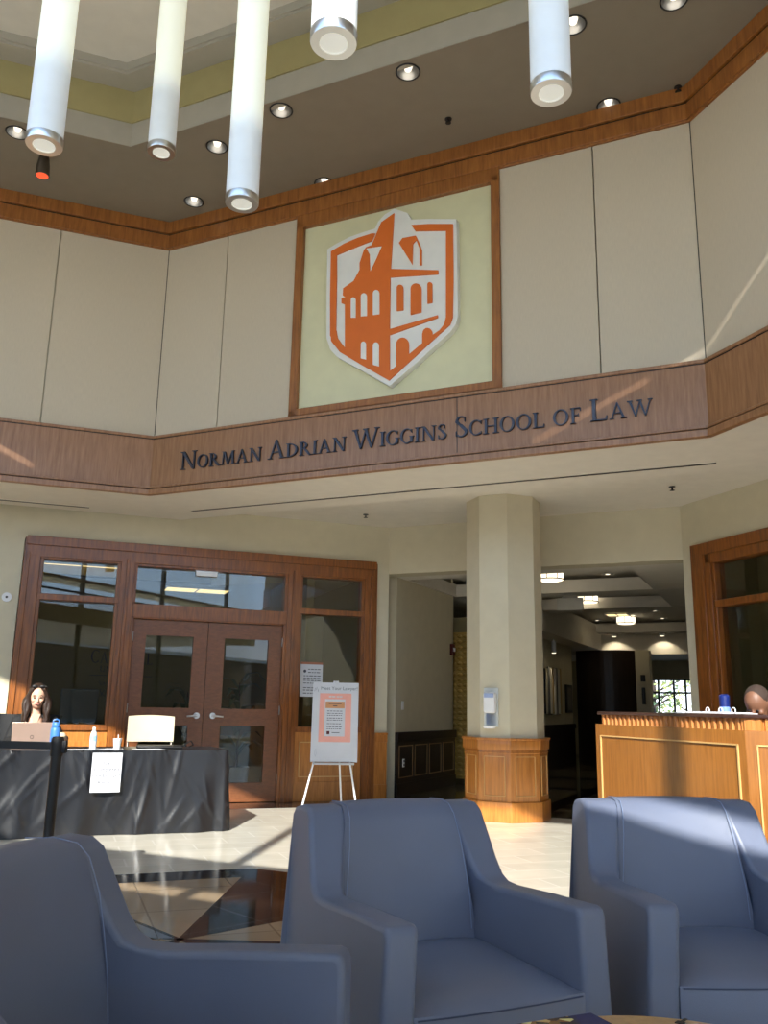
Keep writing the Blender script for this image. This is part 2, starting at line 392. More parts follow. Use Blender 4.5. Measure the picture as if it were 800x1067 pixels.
# recess frame for the crest
s0, s1, za, zb = 1.80, 4.15, ZF1+.02, 6.47
b = B(); b.box(s0, s0+.09, -.035, .06, za, zb); b.box(s1-.09, s1, -.035, .06, za, zb)
b.box(s0, s1, -.035, .06, za, za+.075); b.box(s0, s1, -.035, .06, zb-.07, zb+.09)
struct('trim_crest_frame', b, M_['crown'], CF, bevel=.006)
b = B(); b.box(s0+.05, s1-.05, .02, .06, za+.04, zb)
struct('trim_crest_panel', b, M_['recess'], CF)
# ---- upper ceiling: clip polygons to the room side of the back wall
CC = Vector((-2.98, 1.69))
def clipc(poly, c0=-1.15):
    out = []
    for i in range(len(poly)):
        a, d = poly[i], poly[(i+1) % len(poly)]; ca, cd = cval(*a)-c0, cval(*d)-c0
        if ca >= 0: out.append(a)
        if ca*cd < 0: t = ca/(ca-cd); out.append((a[0]+(d[0]-a[0])*t, a[1]+(d[1]-a[1])*t))
    return out
def octo(ap):                                          # octagon ring points with apothem ap
    r = ap/math.cos(R(22.5)); return [(CC.x+r*math.sin(R(2.3+45*k)), CC.y+r*math.cos(R(2.3+45*k))) for k in range(8)]
def ringpolys(a0, a1):
    p, q = octo(a0), octo(a1)
    return [clipc([p[k], q[k], q[(k+1) % 8], p[(k+1) % 8]]) for k in range(8)]
AP = 7.24
def ring(name, a0, a1, z0, z1, m, skip=None):
    b = B()
    for k, p in enumerate(ringpolys(a0, a1)):
        if k == skip: continue
        if len(p) > 2: b.prism(p, z0, z1)
    return struct(name, b, m)
A1 = 5.84
RLP = [(425,75),(293,115),(226,153),(202,210),(338,191),(634,110),(702,0),(18,138),(597,26)]
holes = [[(q.x+.102*math.cos(R(15*i)), q.y+.102*math.sin(R(15*i))) for i in range(24)] for q in (at(x, y, ZC) for x, y in RLP)]
def inpoly(p, poly):
    c = False; n = len(poly)
    for i in range(n):
        (x0, y0), (x1, y1) = poly[i], poly[i-1]
        if (y0 > p[1]) != (y1 > p[1]) and p[0] < (x1-x0)*(p[1]-y0)/(y1-y0)+x0: c = not c
    return c
def plate_with_holes(name, polys, holes, z0, z1, m):
    b = B()
    for poly in polys:
        if len(poly) < 3: continue
        hs = [h for h in holes if sum(inpoly(p, poly) for p in h) > 12]
        bm = bmesh.new(); es = []
        for lp in [poly]+hs:
            vs = [bm.verts.new((p[0], p[1], z0)) for p in lp]; es += [bm.edges.new((vs[i], vs[(i+1) % len(vs)])) for i in range(len(vs))]
        bmesh.ops.triangle_fill(bm, edges=es, use_beauty=True)
        kill = []
        for f in bm.faces:
            c = f.calc_center_median()
            if any(inpoly((c.x, c.y), h) for h in hs): kill.append(f)
        if kill: bmesh.ops.delete(bm, geom=kill, context='FACES')
        bm.verts.index_update(); b.add([v.co[:] for v in bm.verts], [tuple(v.index for v in f.verts) for f in bm.faces])
        b.add([(v.co.x, v.co.y, z1) for v in bm.verts], [tuple(v.index for v in f.verts) for f in bm.faces]); bm.free()
    return struct(name, b, m)
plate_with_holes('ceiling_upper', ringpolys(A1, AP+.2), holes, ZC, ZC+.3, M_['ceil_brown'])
struct('ceiling_upper_trim', B().prism([(0, 0), (.01, 0), (.01, .01)], 7.3, 7.31), M_['ceil_brown']) if 0 else None
# coffer rising in steps: grey lip, olive band, shaded shelf, light top
ring('ceiling_coffer_lip', A1-.005, A1+.1, ZC+.003, 7.15, M_['ceil_grey'])
ring('ceiling_coffer_band', A1-.02, A1+.1, 7.15, 7.52, M_['ceil_olive'])
ring('ceiling_coffer_shelf', A1-.27, A1+.1, 7.52, 7.56, M_['ceil_grey'])
ring('ceiling_coffer_step', A1-.29, A1-.22, 7.55, 7.66, M_['ceil_grey'])
# top of the coffer, with narrow unseen slots added to cast the sun streaks
slots = []
def slotseg(p, q, w=.10):
    p = Vector(p); q = Vector(q); d = (q-p).normalized(); m = Vector((-d.y, d.x))*w/2
    slots.append([tuple(p-m), tuple(q-m), tuple(q+m), tuple(p+m)])
g = Vector((2.43, 1.52))-Vector((.52, .93))
P0 = Vector((.52, .93))
slotseg(P0, P0+g*.56, .075); slotseg(P0+g*.66, P0+g*1.25, .075)
slotseg((-5.05, 2.72), (-4.63, 2.5), .09)
zt = 7.64
base = clipc(octo(A1-.2))
bm = bmesh.new()
def loop(poly): 
    vs = [bm.verts.new((p[0], p[1], zt)) for p in poly]
    return [bm.edges.new((vs[i], vs[(i+1) % len(vs)])) for i in range(len(vs))]
E_ = loop(base)
for s in slots: E_ += loop(s)
bmesh.ops.triangle_fill(bm, edges=E_, use_beauty=True)
inside = [f for f in bm.faces for s in slots if all(min(p[0] for p in s)-1e-4 <= v.co.x <= max(p[0] for p in s)+1e-4 and min(p[1] for p in s)-1e-4 <= v.co.y <= max(p[1] for p in s)+1e-4 for v in f.verts)]
bmesh.ops.delete(bm, geom=list(set(inside)), context='FACES')
r_ = bmesh.ops.extrude_face_region(bm, geom=list(bm.faces))
for v in [x for x in r_['geom'] if isinstance(x, bmesh.types.BMVert)]: v.co.z += .04
bmesh.ops.recalc_face_normals(bm, faces=bm.faces)
me = bpy.data.meshes.new('ceiling_coffer_top'); bm.to_mesh(me); bm.free(); me.materials.append(M_['ceil'])
o = bpy.data.objects.new('ceiling_coffer_top', me); COL.objects.link(o); o['kind'] = 'structure'
# roof above the gap between the walls and the coffer
# ---- lower soffit ring and outer ceiling
ring('ceiling_soffit_ring', AP-.02, AP+1.26, ZF0, ZF0+.5, M_['ceil'], 2)
def lower_ceiling():
    b = B()
    outer = [(-11.5, 8.0), tuple(LW @ Vector((-9, .3, 0)))[:2], tuple((MC+Vector((0, .3, 0))))[:2], tuple(CW @ Vector((SR+.1, .3, 0)))[:2], tuple(RW @ Vector((12.5, .3, 0)))[:2]]
    # sector quads outside the octagon
    q = octo(AP+1.2)
    far = octo(AP+7)
    for k in (0, 1, 3, 4, 5, 6, 7):
        p = clipc([q[k], far[k], far[(k+1) % 8], q[(k+1) % 8]])
        if len(p) > 2: b.prism(p, ZB, ZB+.3)
    struct('ceiling_lower', b, M_['ceil'])
lower_ceiling()
b = B(); q = octo(AP+.19); far = octo(AP+6); b.prism(clipc([q[2], far[2], far[3], q[3]]), ZC+.001, ZC+.3); struct('ceiling_added_bay', b, M_['ceil_brown'])  # unseen bay added so the transom panes mirror the sky
# ---- slot diffusers and sprinklers in the soffit
def diffuser(p, q, z, label, group=None):
    d = (q-p); L_ = d.length; az = math.degrees(math.atan2(d.x, d.y)); M = frame(p, az, z)
    t = thing('slot_diffuser', label, 'air vent', M)
    b = B(); b.box(0, L_, -.035, -.024, -.008, .004); b.box(0, L_, .024, .035, -.008, .004); b.box(0, L_, -.004, .004, -.006, .004); b.box(0, .01, -.035, .035, -.008, .004); b.box(L_-.01, L_, -.035, .035, -.008, .004)
    obj('frame', b, M_['ceil'], t)
    b = B(); b.box(0, L_, -.024, .024, -.0085, .003); obj('slot', b, M_['black'], t)
diffuser(at(200, 532, ZF0), at(746, 482, ZF0), ZF0, 'long slot air diffuser in white soffit under the lettered wooden fascia')
diffuser(at(-60, 515, ZF0), at(93, 528.5, ZF0), ZF0, 'slot air diffuser in white soffit at the left edge above the woman')
# ---- lower walls
b = B(); b.box(-9, -4.72, 0, .25, 0, ZB+.1); b.box(-.18, 0, 0, .25, 0, ZB+.1); b.box(-4.72, -.18, 0, .25, 3.12, ZB+.1)
struct('wall_left', b, M_['paint'], LW)
b = B(); b.box(-.1, SR+.25, 0, .28, 3.0, ZB+.1)
struct('wall_back', b, M_['paint'], CW)
b = B(); b.box(0, .20, 0, .25, 0, ZB+.1); b.box(.20, 5.2, 0, .25, 3.12, ZB+.1); b.box(.20, 5.2, 0, .25, 0, .9); b.box(5.2, 16, 0, .25, 0, ZB+.1)
b.box(5.0, 16, 0, .25, ZB+.1, 7.7); struct('wall_right', b, M_['paint'], RW)
P1 = LW @ Vector((-9, 0, 0))
b = B(); b.box(P1.x-.3, P1.x, 2.5, P1.y+.3, 0, ZB+.1); struct('wall_far_left', b, M_['paint'])
# ---- back glass wall, unseen behind the camera, its bands shaped to place the sun patches
ZH = 6.88
SX0, SX1 = -12.5, 9.5
b = B()
b.box(SX0, SX1, -.2, 0, 0, .1); b.box(SX0, SX1, -.2, 0, 3.18, 3.61); b.box(SX0, SX1, -.86, 0, 4.28, 4.36); b.box(SX0, SX1, -.2, 0, ZH-.04, 7.8)
struct('wall_glazed_front', b, M_['paint'], BW)
b = B()
mull = [-2.13+3.3*k for k in range(-3, 4)]
for s in mull: b.box(s-.04, s+.04, -.16, -.04, 0, ZH)
for z in (1.1, 2.2, 4.0): b.box(SX0, SX1, -.13, -.07, z-.025, z+.025)
struct('window_1', b, M_['steel_dark'], BW)
b = B(); b.box(SX0, SX1, -.102, -.098, .1, 3.18); b.box(SX0, SX1, -.102, -.098, 3.61, 4.28); b.box(SX0, SX1, -.102, -.098, 4.36, ZH)
struct('window_2', b, M_['winglass'], BW)
b = B(); b.box(SX0, SX1, -6.2, -.2, 3.2, 3.3); struct('ceiling_sun_blocker', b, M_['ceil'], BW)  # unseen slab added outside to keep direct sun off the foreground
b = B(); b.box(-100, 100, -110, -9, -.25, -.05); b.box(-60, 60, -9, 40, -.3, -.21); struct('floor_outdoor_paving', b, M_['concrete'])
t = thing('reflection_blocker', 'unseen low brown block added outside the glass front to darken reflections', 'building', frame((-3, -34), YC))  # added out of view so the door glass reflects something dark
b = B(); b.box(-90, 90, -8, 0, -.2, 5.2); obj('wall', b, mat('blocker_brown', (96, 76, 60), .9), t)
b = B(); b.box(-90.3, 90.3, -8.3, .3, 5.2, 5.5); obj('roof_edge', b, M_['ceil'], t)
# ------------------------------------------------------------------ serif capitals built from strokes
def stroke(b, x0, y0, x1, y1, w, dy):
    # horizontal-cut slanted stroke of width w
    b.prism([(x0-w/2, y0), (x0+w/2, y0), (x1+w/2, y1), (x1-w/2, y1)], dy[0], dy[1], 'y')
def arcring(b, cx, cy, rx, ry, t, h, a0, a1, dy, n=22):
    po, pi = [], []
    for i in range(n+1):
        a = R(a0+(a1-a0)*i/n)
        po.append((cx+rx*math.cos(a), cy+ry*math.sin(a))); pi.append((cx+(rx-t)*math.cos(a), cy+(ry-h)*math.sin(a)))
    for i in range(n):
        b.prism([po[i], po[i+1], pi[i+1], pi[i]], dy[0], dy[1], 'y')
TK, TN = .135, .055
def serif(b, x, y, w, dy, top=False):
    h = .035
    b.prism([(x-w/2, y), (x+w/2, y), (x+w/2, y+h), (x-w/2, y+h)] if not top else [(x-w/2, y-h), (x+w/2, y-h), (x+w/2, y), (x-w/2, y)], dy[0], dy[1], 'y')
def rect(b, x0, x1, y0, y1, dy): b.prism([(x0, y0), (x1, y0), (x1, y1), (x0, y1)], dy[0], dy[1], 'y')
def stem(b, x, w, dy, y0=0, y1=1, s=.2):
    rect(b, x-w/2, x+w/2, y0, y1, dy); serif(b, x, 0, w+s, dy) if y0 == 0 else None; serif(b, x, 1, w+s, dy, True) if y1 == 1 else None
def glyph(ch, dy):
    b = B()
    if ch == 'I': stem(b, .17, TK, dy); w = .34
    elif ch == 'N':
        rect(b, .14, .14+TN, 0, 1, dy); rect(b, .78, .78+TN, 0, 1, dy); b.prism([(.08, 1), (.25, 1), (.835, 0), (.70, 0)], *dy, 'y')
        serif(b, .165, 0, .26, dy); serif(b, .12, 1, .2, dy, True); serif(b, .805, 1, .26, dy, True); w = .95
    elif ch == 'O': arcring(b, .44, .5, .42, .515, TK, TN, 0, 360, dy, 40); w = .88
    elif ch == 'C':
        arcring(b, .44, .5, .42, .515, TK, TN, 48, 312, dy, 32); rect(b, .70, .735, .72, .95, dy); rect(b, .70, .735, .05, .24, dy); w = .78
    elif ch == 'G':
        arcring(b, .44, .5, .42, .515, TK, TN, 48, 318, dy, 32); rect(b, .70, .735, .72, .95, dy); rect(b, .66, .66+TK, .06, .44, dy); serif(b, .73, .47, .28, dy, True); w = .86
    elif ch == 'D': stem(b, .17, TK, dy); arcring(b, .2, .5, .62, .5, TK, TN, -90, 90, dy, 26); w = .88
    elif ch in 'RPB':
        stem(b, .17, TK, dy); arcring(b, .22, .74, .36, .26, TK, TN, -90, 90, dy, 18); w = .66
        rect(b, .17, .24, .945, 1, dy); rect(b, .17, .24, .48, .535, dy)
        if ch == 'R': b.prism([(.30, .5), (.46, .5), (.86, 0), (.68, 0)], *dy, 'y'); serif(b, .80, 0, .2, dy); w = .88
        if ch == 'B': arcring(b, .22, .27, .44, .27, TK, TN, -90, 90, dy, 18); rect(b, .17, .24, 0, .055, dy); w = .74
    elif ch == 'A':
        b.prism([(.12, 0), (.12+TN, 0), (.46, .96), (.41, 1)], *dy, 'y'); b.prism([(.40, 1), (.47, 1.02), (.84, 0), (.70, 0)], *dy, 'y'); rect(b, .24, .66, .33, .375, dy)
        serif(b, .14, 0, .24, dy); serif(b, .77, 0, .3, dy); w = .93
    elif ch == 'V':
        b.prism([(.06, 1), (.20, 1), (.50, 0), (.43, 0)], *dy, 'y'); b.prism([(.76, 1), (.80, 1), (.50, 0), (.45, 0)], *dy, 'y'); serif(b, .13, 1, .3, dy, True); serif(b, .78, 1, .24, dy, True); w = .9
    elif ch == 'M':
        b.prism([(.12, 0), (.12+TN, 0), (.24, 1), (.18, 1)], *dy, 'y'); b.prism([(.18, 1), (.32, 1), (.60, 0), (.52, 0)], *dy, 'y')
        b.prism([(.52, 0), (.575, .02), (.90, 1), (.85, 1)], *dy, 'y'); b.prism([(.82, 1), (.94, 1), (1.02, 0), (.88, 0)], *dy, 'y')
        serif(b, .145, 0, .24, dy); serif(b, .95, 0, .3, dy); serif(b, .19, 1, .2, dy, True); serif(b, .92, 1, .2, dy, True); w = 1.1
    elif ch == 'W':
        b.prism([(.04, 1), (.18, 1), (.42, 0), (.35, 0)], *dy, 'y'); b.prism([(.35, 0), (.42, 0), (.66, .98), (.61, .98)], *dy, 'y')
        b.prism([(.54, 1), (.68, 1), (.92, 0), (.85, 0)], *dy, 'y'); b.prism([(.85, 0), (.92, 0), (1.18, 1), (1.13, 1)], *dy, 'y')
        serif(b, .11, 1, .28, dy, True); serif(b, .61, 1, .26, dy, True); serif(b, 1.15, 1, .24, dy, True); w = 1.26
    elif ch == 'S':
        arcring(b, .30, .74, .24, .27, .09, TN, 50, 190, dy, 16); arcring(b, .31, .26, .26, .27, .10, TN, -140, 20, dy, 18)
        b.prism([(.07, .70), (.16, .82), (.30, .60), (.24, .54)], *dy, 'y'); b.prism([(.24, .52), (.34, .62), (.56, .34), (.46, .24)], *dy, 'y'); b.prism([(.17,.70),(.07,.72),(.24,.53),(.32,.60)], *dy, 'y')
        rect(b, .445, .475, .74, .96, dy); rect(b, .075, .105, .04, .28, dy); w = .6
    elif ch == 'H': stem(b, .17, TK, dy); stem(b, .74, TK, dy); rect(b, .2, .72, .48, .53, dy); w = .91
    elif ch in 'LEFT':
        if ch == 'T': stem(b, .38, TK, dy, s=.16); rect(b, .03, .73, .95, 1, dy); rect(b, .03, .06, .82, 1, dy); rect(b, .70, .73, .82, 1, dy); w = .76
        else:
            stem(b, .17, TK, dy, s=.16); w = .62
            if ch in 'LE': rect(b, .2, .62, 0, .05, dy); b.prism([(.57, 0), (.63, 0), (.66, .2), (.63, .2)], *dy, 'y'); w = .68
            if ch in 'EF': rect(b, .2, .58, .95, 1, dy); rect(b, .55, .58, .8, 1, dy); rect(b, .2, .48, .5, .55, dy); rect(b, .455, .485, .42, .63, dy)
    elif ch == 'U': stem(b, .16, TK, dy, .3, 1); rect(b, .72, .72+TN, .3, 1, dy); serif(b, .745, 1, .22, dy, True); arcring(b, .432, .33, .34, .345, TK*.9, TN, 180, 360, dy, 20); w = .88
    elif ch == 'Y': b.prism([(.04, 1), (.18, 1), (.46, .45), (.34, .45)], *dy, 'y'); b.prism([(.70, 1), (.75, 1), (.45, .45), (.40, .45)], *dy, 'y'); rect(b, .335, .47, 0, .5, dy); serif(b, .4, 0, .32, dy); w = .8
    else: w = .35
    return b, w
def letters(root, text, s0, s1, z, cap, small, matl, dy=(-.02, 0), name='letter'):
    items = []; x = 0
    for i, c in enumerate(text):
        if c == ' ': x += .36*small+.02*cap; continue
        big = (i == 0 or text[i-1] == ' ') and text[i:i+3].upper() != 'OF ' ; sc = cap if big else small
        g_, w = glyph(c.upper(), dy); items.append((g_, x, sc)); x += w*sc+.055*small
    k = (s1-s0)/x
    for g_, px, sc in items:
        g_.v = [(s0+(px+v[0]*sc)*k, v[1], z+v[2]*sc) for v in g_.v]
        obj(name, g_, matl, root)
# plain lettering from Blender's own face, turned into a mesh
def text_mesh(name, body, size, mat_, parent, M, align='CENTER', ext=.0008, space=1.0):
    cu = bpy.data.curves.new(name, 'FONT'); cu.body = body; cu.size = size; cu.align_x = align; cu.extrude = ext; cu.space_line = space; cu.resolution_u = 2
    o = bpy.data.objects.new(name, cu); COL.objects.link(o)
    me = bpy.data.meshes.new_from_object(o.evaluated_get(bpy.context.evaluated_depsgraph_get()))
    bpy.data.objects.remove(o); me.name = name; me.materials.clear(); me.materials.append(mat_)
    r = bpy.data.objects.new(name, me); COL.objects.link(r); r.parent = parent; r.matrix_local = M; return r
XZ = Matrix.Rotation(R(90), 4, 'X')                     # text lying in the x-z plane, readable from -y
# ---- wall lettering on the centre fascia
t = thing('wall_lettering', 'dark blue-grey serif letters of the law school name on the wooden fascia', 'sign', CF)
zl = 3.735
letters(t, 'NORMAN ADRIAN WIGGINS SCHOOL OF LAW', .43, 5.53, zl, .205, .148, M_['letter'], (-.055, -.03))
# ---- crest: traced outline in pixels, standing on the recessed panel at its real size
def cz(pts, dep): return [wall_hit(CF, 320+x/4.444, 200+y/4.444, dep) for x, y in pts]
def arcpts(cx, cy, rx, ry, a0, a1, n=8): return [(cx+rx*math.cos(R(a0+(a1-a0)*i/n)), cy-ry*math.sin(R(a0+(a1-a0)*i/n))) for i in range(n+1)]
def extr(poly, y0, y1):
    bm = bmesh.new(); vs = [bm.verts.new((p[0], y1, p[1])) for p in poly]
    es = [bm.edges.new((vs[i], vs[(i+1) % len(vs)])) for i in range(len(vs))]
    bmesh.ops.triangle_fill(bm, edges=es, use_beauty=True)
    bmesh.ops.recalc_face_normals(bm, faces=bm.faces)
    r_ = bmesh.ops.extrude_face_region(bm, geom=list(bm.faces))
    for v in [x for x in r_['geom'] if isinstance(x, bmesh.types.BMVert)]: v.co.y = y0
    bmesh.ops.recalc_face_normals(bm, faces=bm.faces)
    b = B(); bm.verts.index_update(); b.add([v.co[:] for v in bm.verts], [tuple(v.index for v in f.verts) for f in bm.faces]); bm.free(); return b
crest = thing('wall_crest', 'orange and white shield crest with a tower on the pale wall panel', 'crest', CF)
outer = [(95,268),(140,240),(200,210),(262,188),(316,172),(330,140),(362,106),(405,80),(466,100),(482,130),(570,127),(692,128),(695,250),(698,580),(690,612),(664,650),(620,690),(500,800),(382,900),(260,830),(140,765),(108,730),(92,680),(92,480)]
obj('shield_back', extr(cz(outer, -.05), -.06, .02), M_['signwhite'], crest)
ring_l = [(110,275),(170,240),(230,214),(300,192),(314,192),(298,226),(230,252),(136,292),(136,400),(132,640),(140,676),(174,722),(174,740),(130,715),(106,665),(106,480)]
y0, y1 = -.075, -.058
tower = [(402,98),(386,356),(606,362),(606,380),(384,395),(381,635),(604,570),(604,582),(381,662),(381,830),(412,806),(412,700)]+arcpts(441,704,29,30,180,0)+[(470,752),(532,700),(532,655)]+arcpts(556,655,23,26,180,0)+[(579,662),(612,640),(634,612),(642,580),(642,178),(500,180),(482,153),(560,148),(674,148),(676,400),(673,580),(660,615),(600,668),(500,760),(378,872),(250,800),(150,740),(110,690),(108,640),(134,640),(140,676),(174,722),(174,520),(158,514),(158,490),(176,488),(164,478),(166,446),(214,412),(242,360),(242,330),(262,268),(272,256),(298,246),(342,140)]
obj('tower_emblem', extr(cz(tower, y0), y0, y1), M_['orange'], crest)
obj('shield_border', extr(cz(ring_l, y0), y0-.002, y1), M_['orange'], crest)
wins = [((202,582),(224,582),500,494,213,11), ((248,576),(276,574),484,478,262,14), ((304,570),(334,566),470,462,319,15), ((248,770),(272,776),706,700,260,12), ((304,800),(332,808),712,702,318,14)]
for (bl, br, ay, _, cx, rx) in wins:
    obj('arched_window', extr(cz([bl, br]+arcpts(cx, ay, rx, rx*1.1, 0, 180), y0-.004), y0-.005, y0+.001), M_['signwhite'], crest)
obj('dormer', extr(cz([(274,262),(344,252),(316,316),(292,366),(290,290)], y0-.004), y0-.005, y0+.001), M_['signwhite'], crest)
for q in ([(424,236),(440,214),(502,202),(520,240),(530,268),(530,338),(520,338),(520,262),(504,222),(488,240),(486,336)],):
    obj('dormer', extr(cz(q, y0), y0, y1), M_['orange'], crest)
for (x0, x1, yb0, yb1, at_, rx) in ((414,444,550,546,444,15), (478,528,568,556,448,25), (556,578,516,512,428,11)):
    obj('arched_window', extr(cz([(x0, yb0), (x1, yb1)]+arcpts((x0+x1)/2, at_, (x1-x0)/2, (x1-x0)/2*1.0, 0, 180), y0), y0, y1), M_['orange'], crest)

# ------------------------------------------------------------------ glazed wooden door wall
def timber(name, boxes, parent=None, M=LW, m=None, bevel=.004): 
    b = B()
    for q in boxes: b.box(*q)
    return obj(name, b, m or M_['frame'], parent, M if parent is None else None, bevel=bevel)
S_ = [-4.71, -4.50, -3.60, -3.39, -1.46, -1.25, -.38, -.18]
b = B()
b.box(S_[0], S_[7], -.04, .16, 2.90, 3.13); b.box(S_[0]+.02, S_[7]-.02, -.065, .1, 3.04, 3.15)
b.box(S_[0], S_[1]-.02, -.04, .16, 0, 2.92); b.box(S_[6]+.02, S_[7], -.04, .16, 0, 2.92)
b.box(S_[2]+.02, S_[3]-.02, -.04, .16, 0, 2.92); b.box(S_[4]+.02, S_[5]-.02, -.04, .16, 0, 2.92)
for s in (S_[0]+.03, S_[2]+.085, S_[4]+.085, S_[6]+.10): b.box(s, s+.04, -.055, 0, 0, 2.95)
for a_, c_ in ((S_[1], S_[2]), (S_[5], S_[6])):         # stepped stops round the panes
    b.box(a_-.02, c_+.02, -.02, .14, 2.88, 2.92); b.box(a_-.02, c_+.02, -.03, .14, 2.385, 2.46); b.box(a_-.02, c_+.02, -.03, .15, .86, .93)
    b.box(a_-.03, a_+.02, -.015, .14, .9, 2.9); b.box(c_-.02, c_+.03, -.015, .14, .9, 2.9)
b.box(S_[3]-.02, S_[4]+.02, -.02, .14, 2.87, 2.92); b.box(S_[3]-.02, S_[4]+.02, -.035, .15, 2.23, 2.40); b.box(S_[3]-.02, S_[4]+.02, -.02, .12, 2.215, 2.24)
b.box(S_[3]-.025, S_[3]+.015, -.02, .14, 0, 2.9); b.box(S_[4]-.015, S_[4]+.025, -.02, .14, 0, 2.9)
struct('trim_door_wall_frame', b, M_['frame'], LW, bevel=.005)
b = B()
for a_, c_ in ((S_[1], S_[2]), (S_[5], S_[6])): b.box(a_-.03, c_+.03, .0, .12, 0, .88); b.box(a_+.05, c_-.05, -.012, 0, .24, .74)
struct('trim_door_wall_panels', b, M_['panelwood'], LW, bevel=.006)
b = B()
for a_, c_ in ((S_[1], S_[2]), (S_[5], S_[6])): b.box(a_, c_, .058, .064, .93, 2.385)
struct('window_3', b, M_['glass'], LW)
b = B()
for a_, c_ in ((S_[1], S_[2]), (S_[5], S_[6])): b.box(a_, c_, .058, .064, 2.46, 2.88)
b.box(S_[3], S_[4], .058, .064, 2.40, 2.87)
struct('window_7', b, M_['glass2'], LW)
def leaf(name, a0, a1, hs, hsgn):
    t = sthing(name, LW)
    b = B(); y0, y1 = .03, .075
    gl = [(a0+.165, a1-.165)] if 0 else None
    g0, g1 = (-3.21, -2.625) if a0 < -3 else (-2.225, -1.655)
    b.box(a0, g0, y0, y1, .01, 2.21); b.box(g1, a1, y0, y1, .01, 2.21)
    b.box(g0, g1, y0, y1, 2.02, 2.21); b.box(g0, g1, y0, y1, .93, 1.14); b.box(g0, g1, y0, y1, .01, .24)
    obj('door_panel', b, M_['door'], t)
    b = B(); b.box(g0, g1, .05, .056, 1.14, 2.02); obj('upper_glass', b, M_['glass'], t)
    b = B(); b.box(g0, g1, .05, .056, .24, .93); obj('lower_glass', b, M_['glass'], t)
    b = B(); b.tube([(hs, .03, 1.05), (hs, -.01, 1.05)], .038, 20); b.tube([(hs, -.01, 1.05), (hs, -.045, 1.05)], .014, 12); b.tube([(hs, -.045, 1.05), (hs+hsgn*.05, -.05, 1.047), (hs+hsgn*.125, -.045, 1.04)], [.016, .013, .010], 12)
    h = obj('door_handle', b, M_['chrome'], t, smooth=True)
    hx = a0-.003 if a0 < -3 else a1+.003
    for z in (.28, 1.13, 2.0):
        b = B(); b.tube([(hx, .012, z-.055), (hx, .012, z+.055)], .011, 10); obj('hinge', b, M_['chrome'], t, smooth=True)
leaf('door_1', -3.37, -2.447, -2.53, -1); leaf('door_2', -2.441, -1.475, -2.33, 1)
# poster taped behind the right pane
t = thing('door_notice', 'white printed notice with brown top band behind the pane right of the doors', 'poster', LW)
b = B(); b.box(-1.205, -.90, .050, .054, 1.31, 1.76); obj('sheet', b, M_['paper'], t)
b = B(); b.box(-1.205, -.90, .048, .050, 1.73, 1.76); obj('colour_band', b, mat('brown_band', (170, 110, 84), .7), t)
b = B(); 
random.seed(3)
for z in (1.66, 1.62, 1.575, 1.545, 1.515, 1.48, 1.42, 1.39, 1.35):
    x = -1.16 + (.06 if z > 1.6 else 0)
    while x < -.96: w = random.uniform(.02, .05); b.box(x, x+w, .048, .050, z, z+.010); x += w+.012
b.tube([(-1.145, .050, 1.64), (-1.145, .048, 1.64)], .02, 14)
obj('printed_lines', b, M_['ink'], t)
b = B(); b.tube([(-4.85, 0, 2.39), (-4.85, -.03, 2.39)], .055, 24); b2 = B(); b2.tube([(-4.85, -.03, 2.39), (-4.85, -.034, 2.39)], .014, 12)
t = thing('wall_sensor', 'small round white sensor on the cream wall left of the door frame', 'sensor', LW); obj('housing', b, M_['white'], t, smooth=True); obj('eye', b2, M_['black'], t)
t = thing('door_magnet', 'slim white box at the top of the transom glass above the doors', 'door magnet', LW)
b = B(); sx0, sz0 = wall_hit(LW, 205, 595, -.02); b.box(sx0, sx0+.27, -.0, .05, 2.80, 2.86); obj('housing', b, M_['white'], t, bevel=.006); b = B(); b.box(sx0-.01, sx0+.28, .01, .05, 2.86, 2.875); obj('bracket', b, M_['chrome'], t)
# ---- wainscot between the door frame and the corner
def wainscot(M, s0, s1, panels, idx, face=-.03, top=.86, m=None):
    b = B(); b.box(s0, s1, face, 0, 0, top-.12); b.box(s0, s1, face-.012, 0, 0, .2); b.box(s0, s1, face-.015, 0, top-.12, top); b.box(s0, s1, face-.03, 0, top-.03, top)
    struct('baseboard_'+idx, b, m or M_['panelwood'], M, bevel=.004)
    b = B()
    for a_, c_ in panels:
        z0, z1, w, y0, y1 = .27, top-.17, .009, face-.008, face
        b.box(a_, c_, y0, y1, z0, z0+w); b.box(a_, c_, y0, y1, z1-w, z1); b.box(a_, a_+w, y0, y1, z0, z1); b.box(c_-w, c_, y0, y1, z0, z1)
    if panels: struct('trim_wainscot_'+idx, b, M_['inlay'], M)
wainscot(LW, -.18, 0, [], 'left')
wainscot(LW, -9, -4.73, [(-5.6, -4.85), (-6.5, -5.7)], 'far_left')
wainscot(RW, .0, .19, [], 'right')
b = B()
for a_, c_ in ((-1.20, -.46),): 
    z0, z1, w = .30, .74, .012; b.box(a_, c_, -.018, 0, z0, z0+w); b.box(a_, c_, -.018, 0, z1-w, z1); b.box(a_, a_+w, -.018, 0, z0, z1); b.box(c_-w, c_, -.018, 0, z0, z1)
struct('trim_door_wall_moulding', b, M_['inlay'], LW)
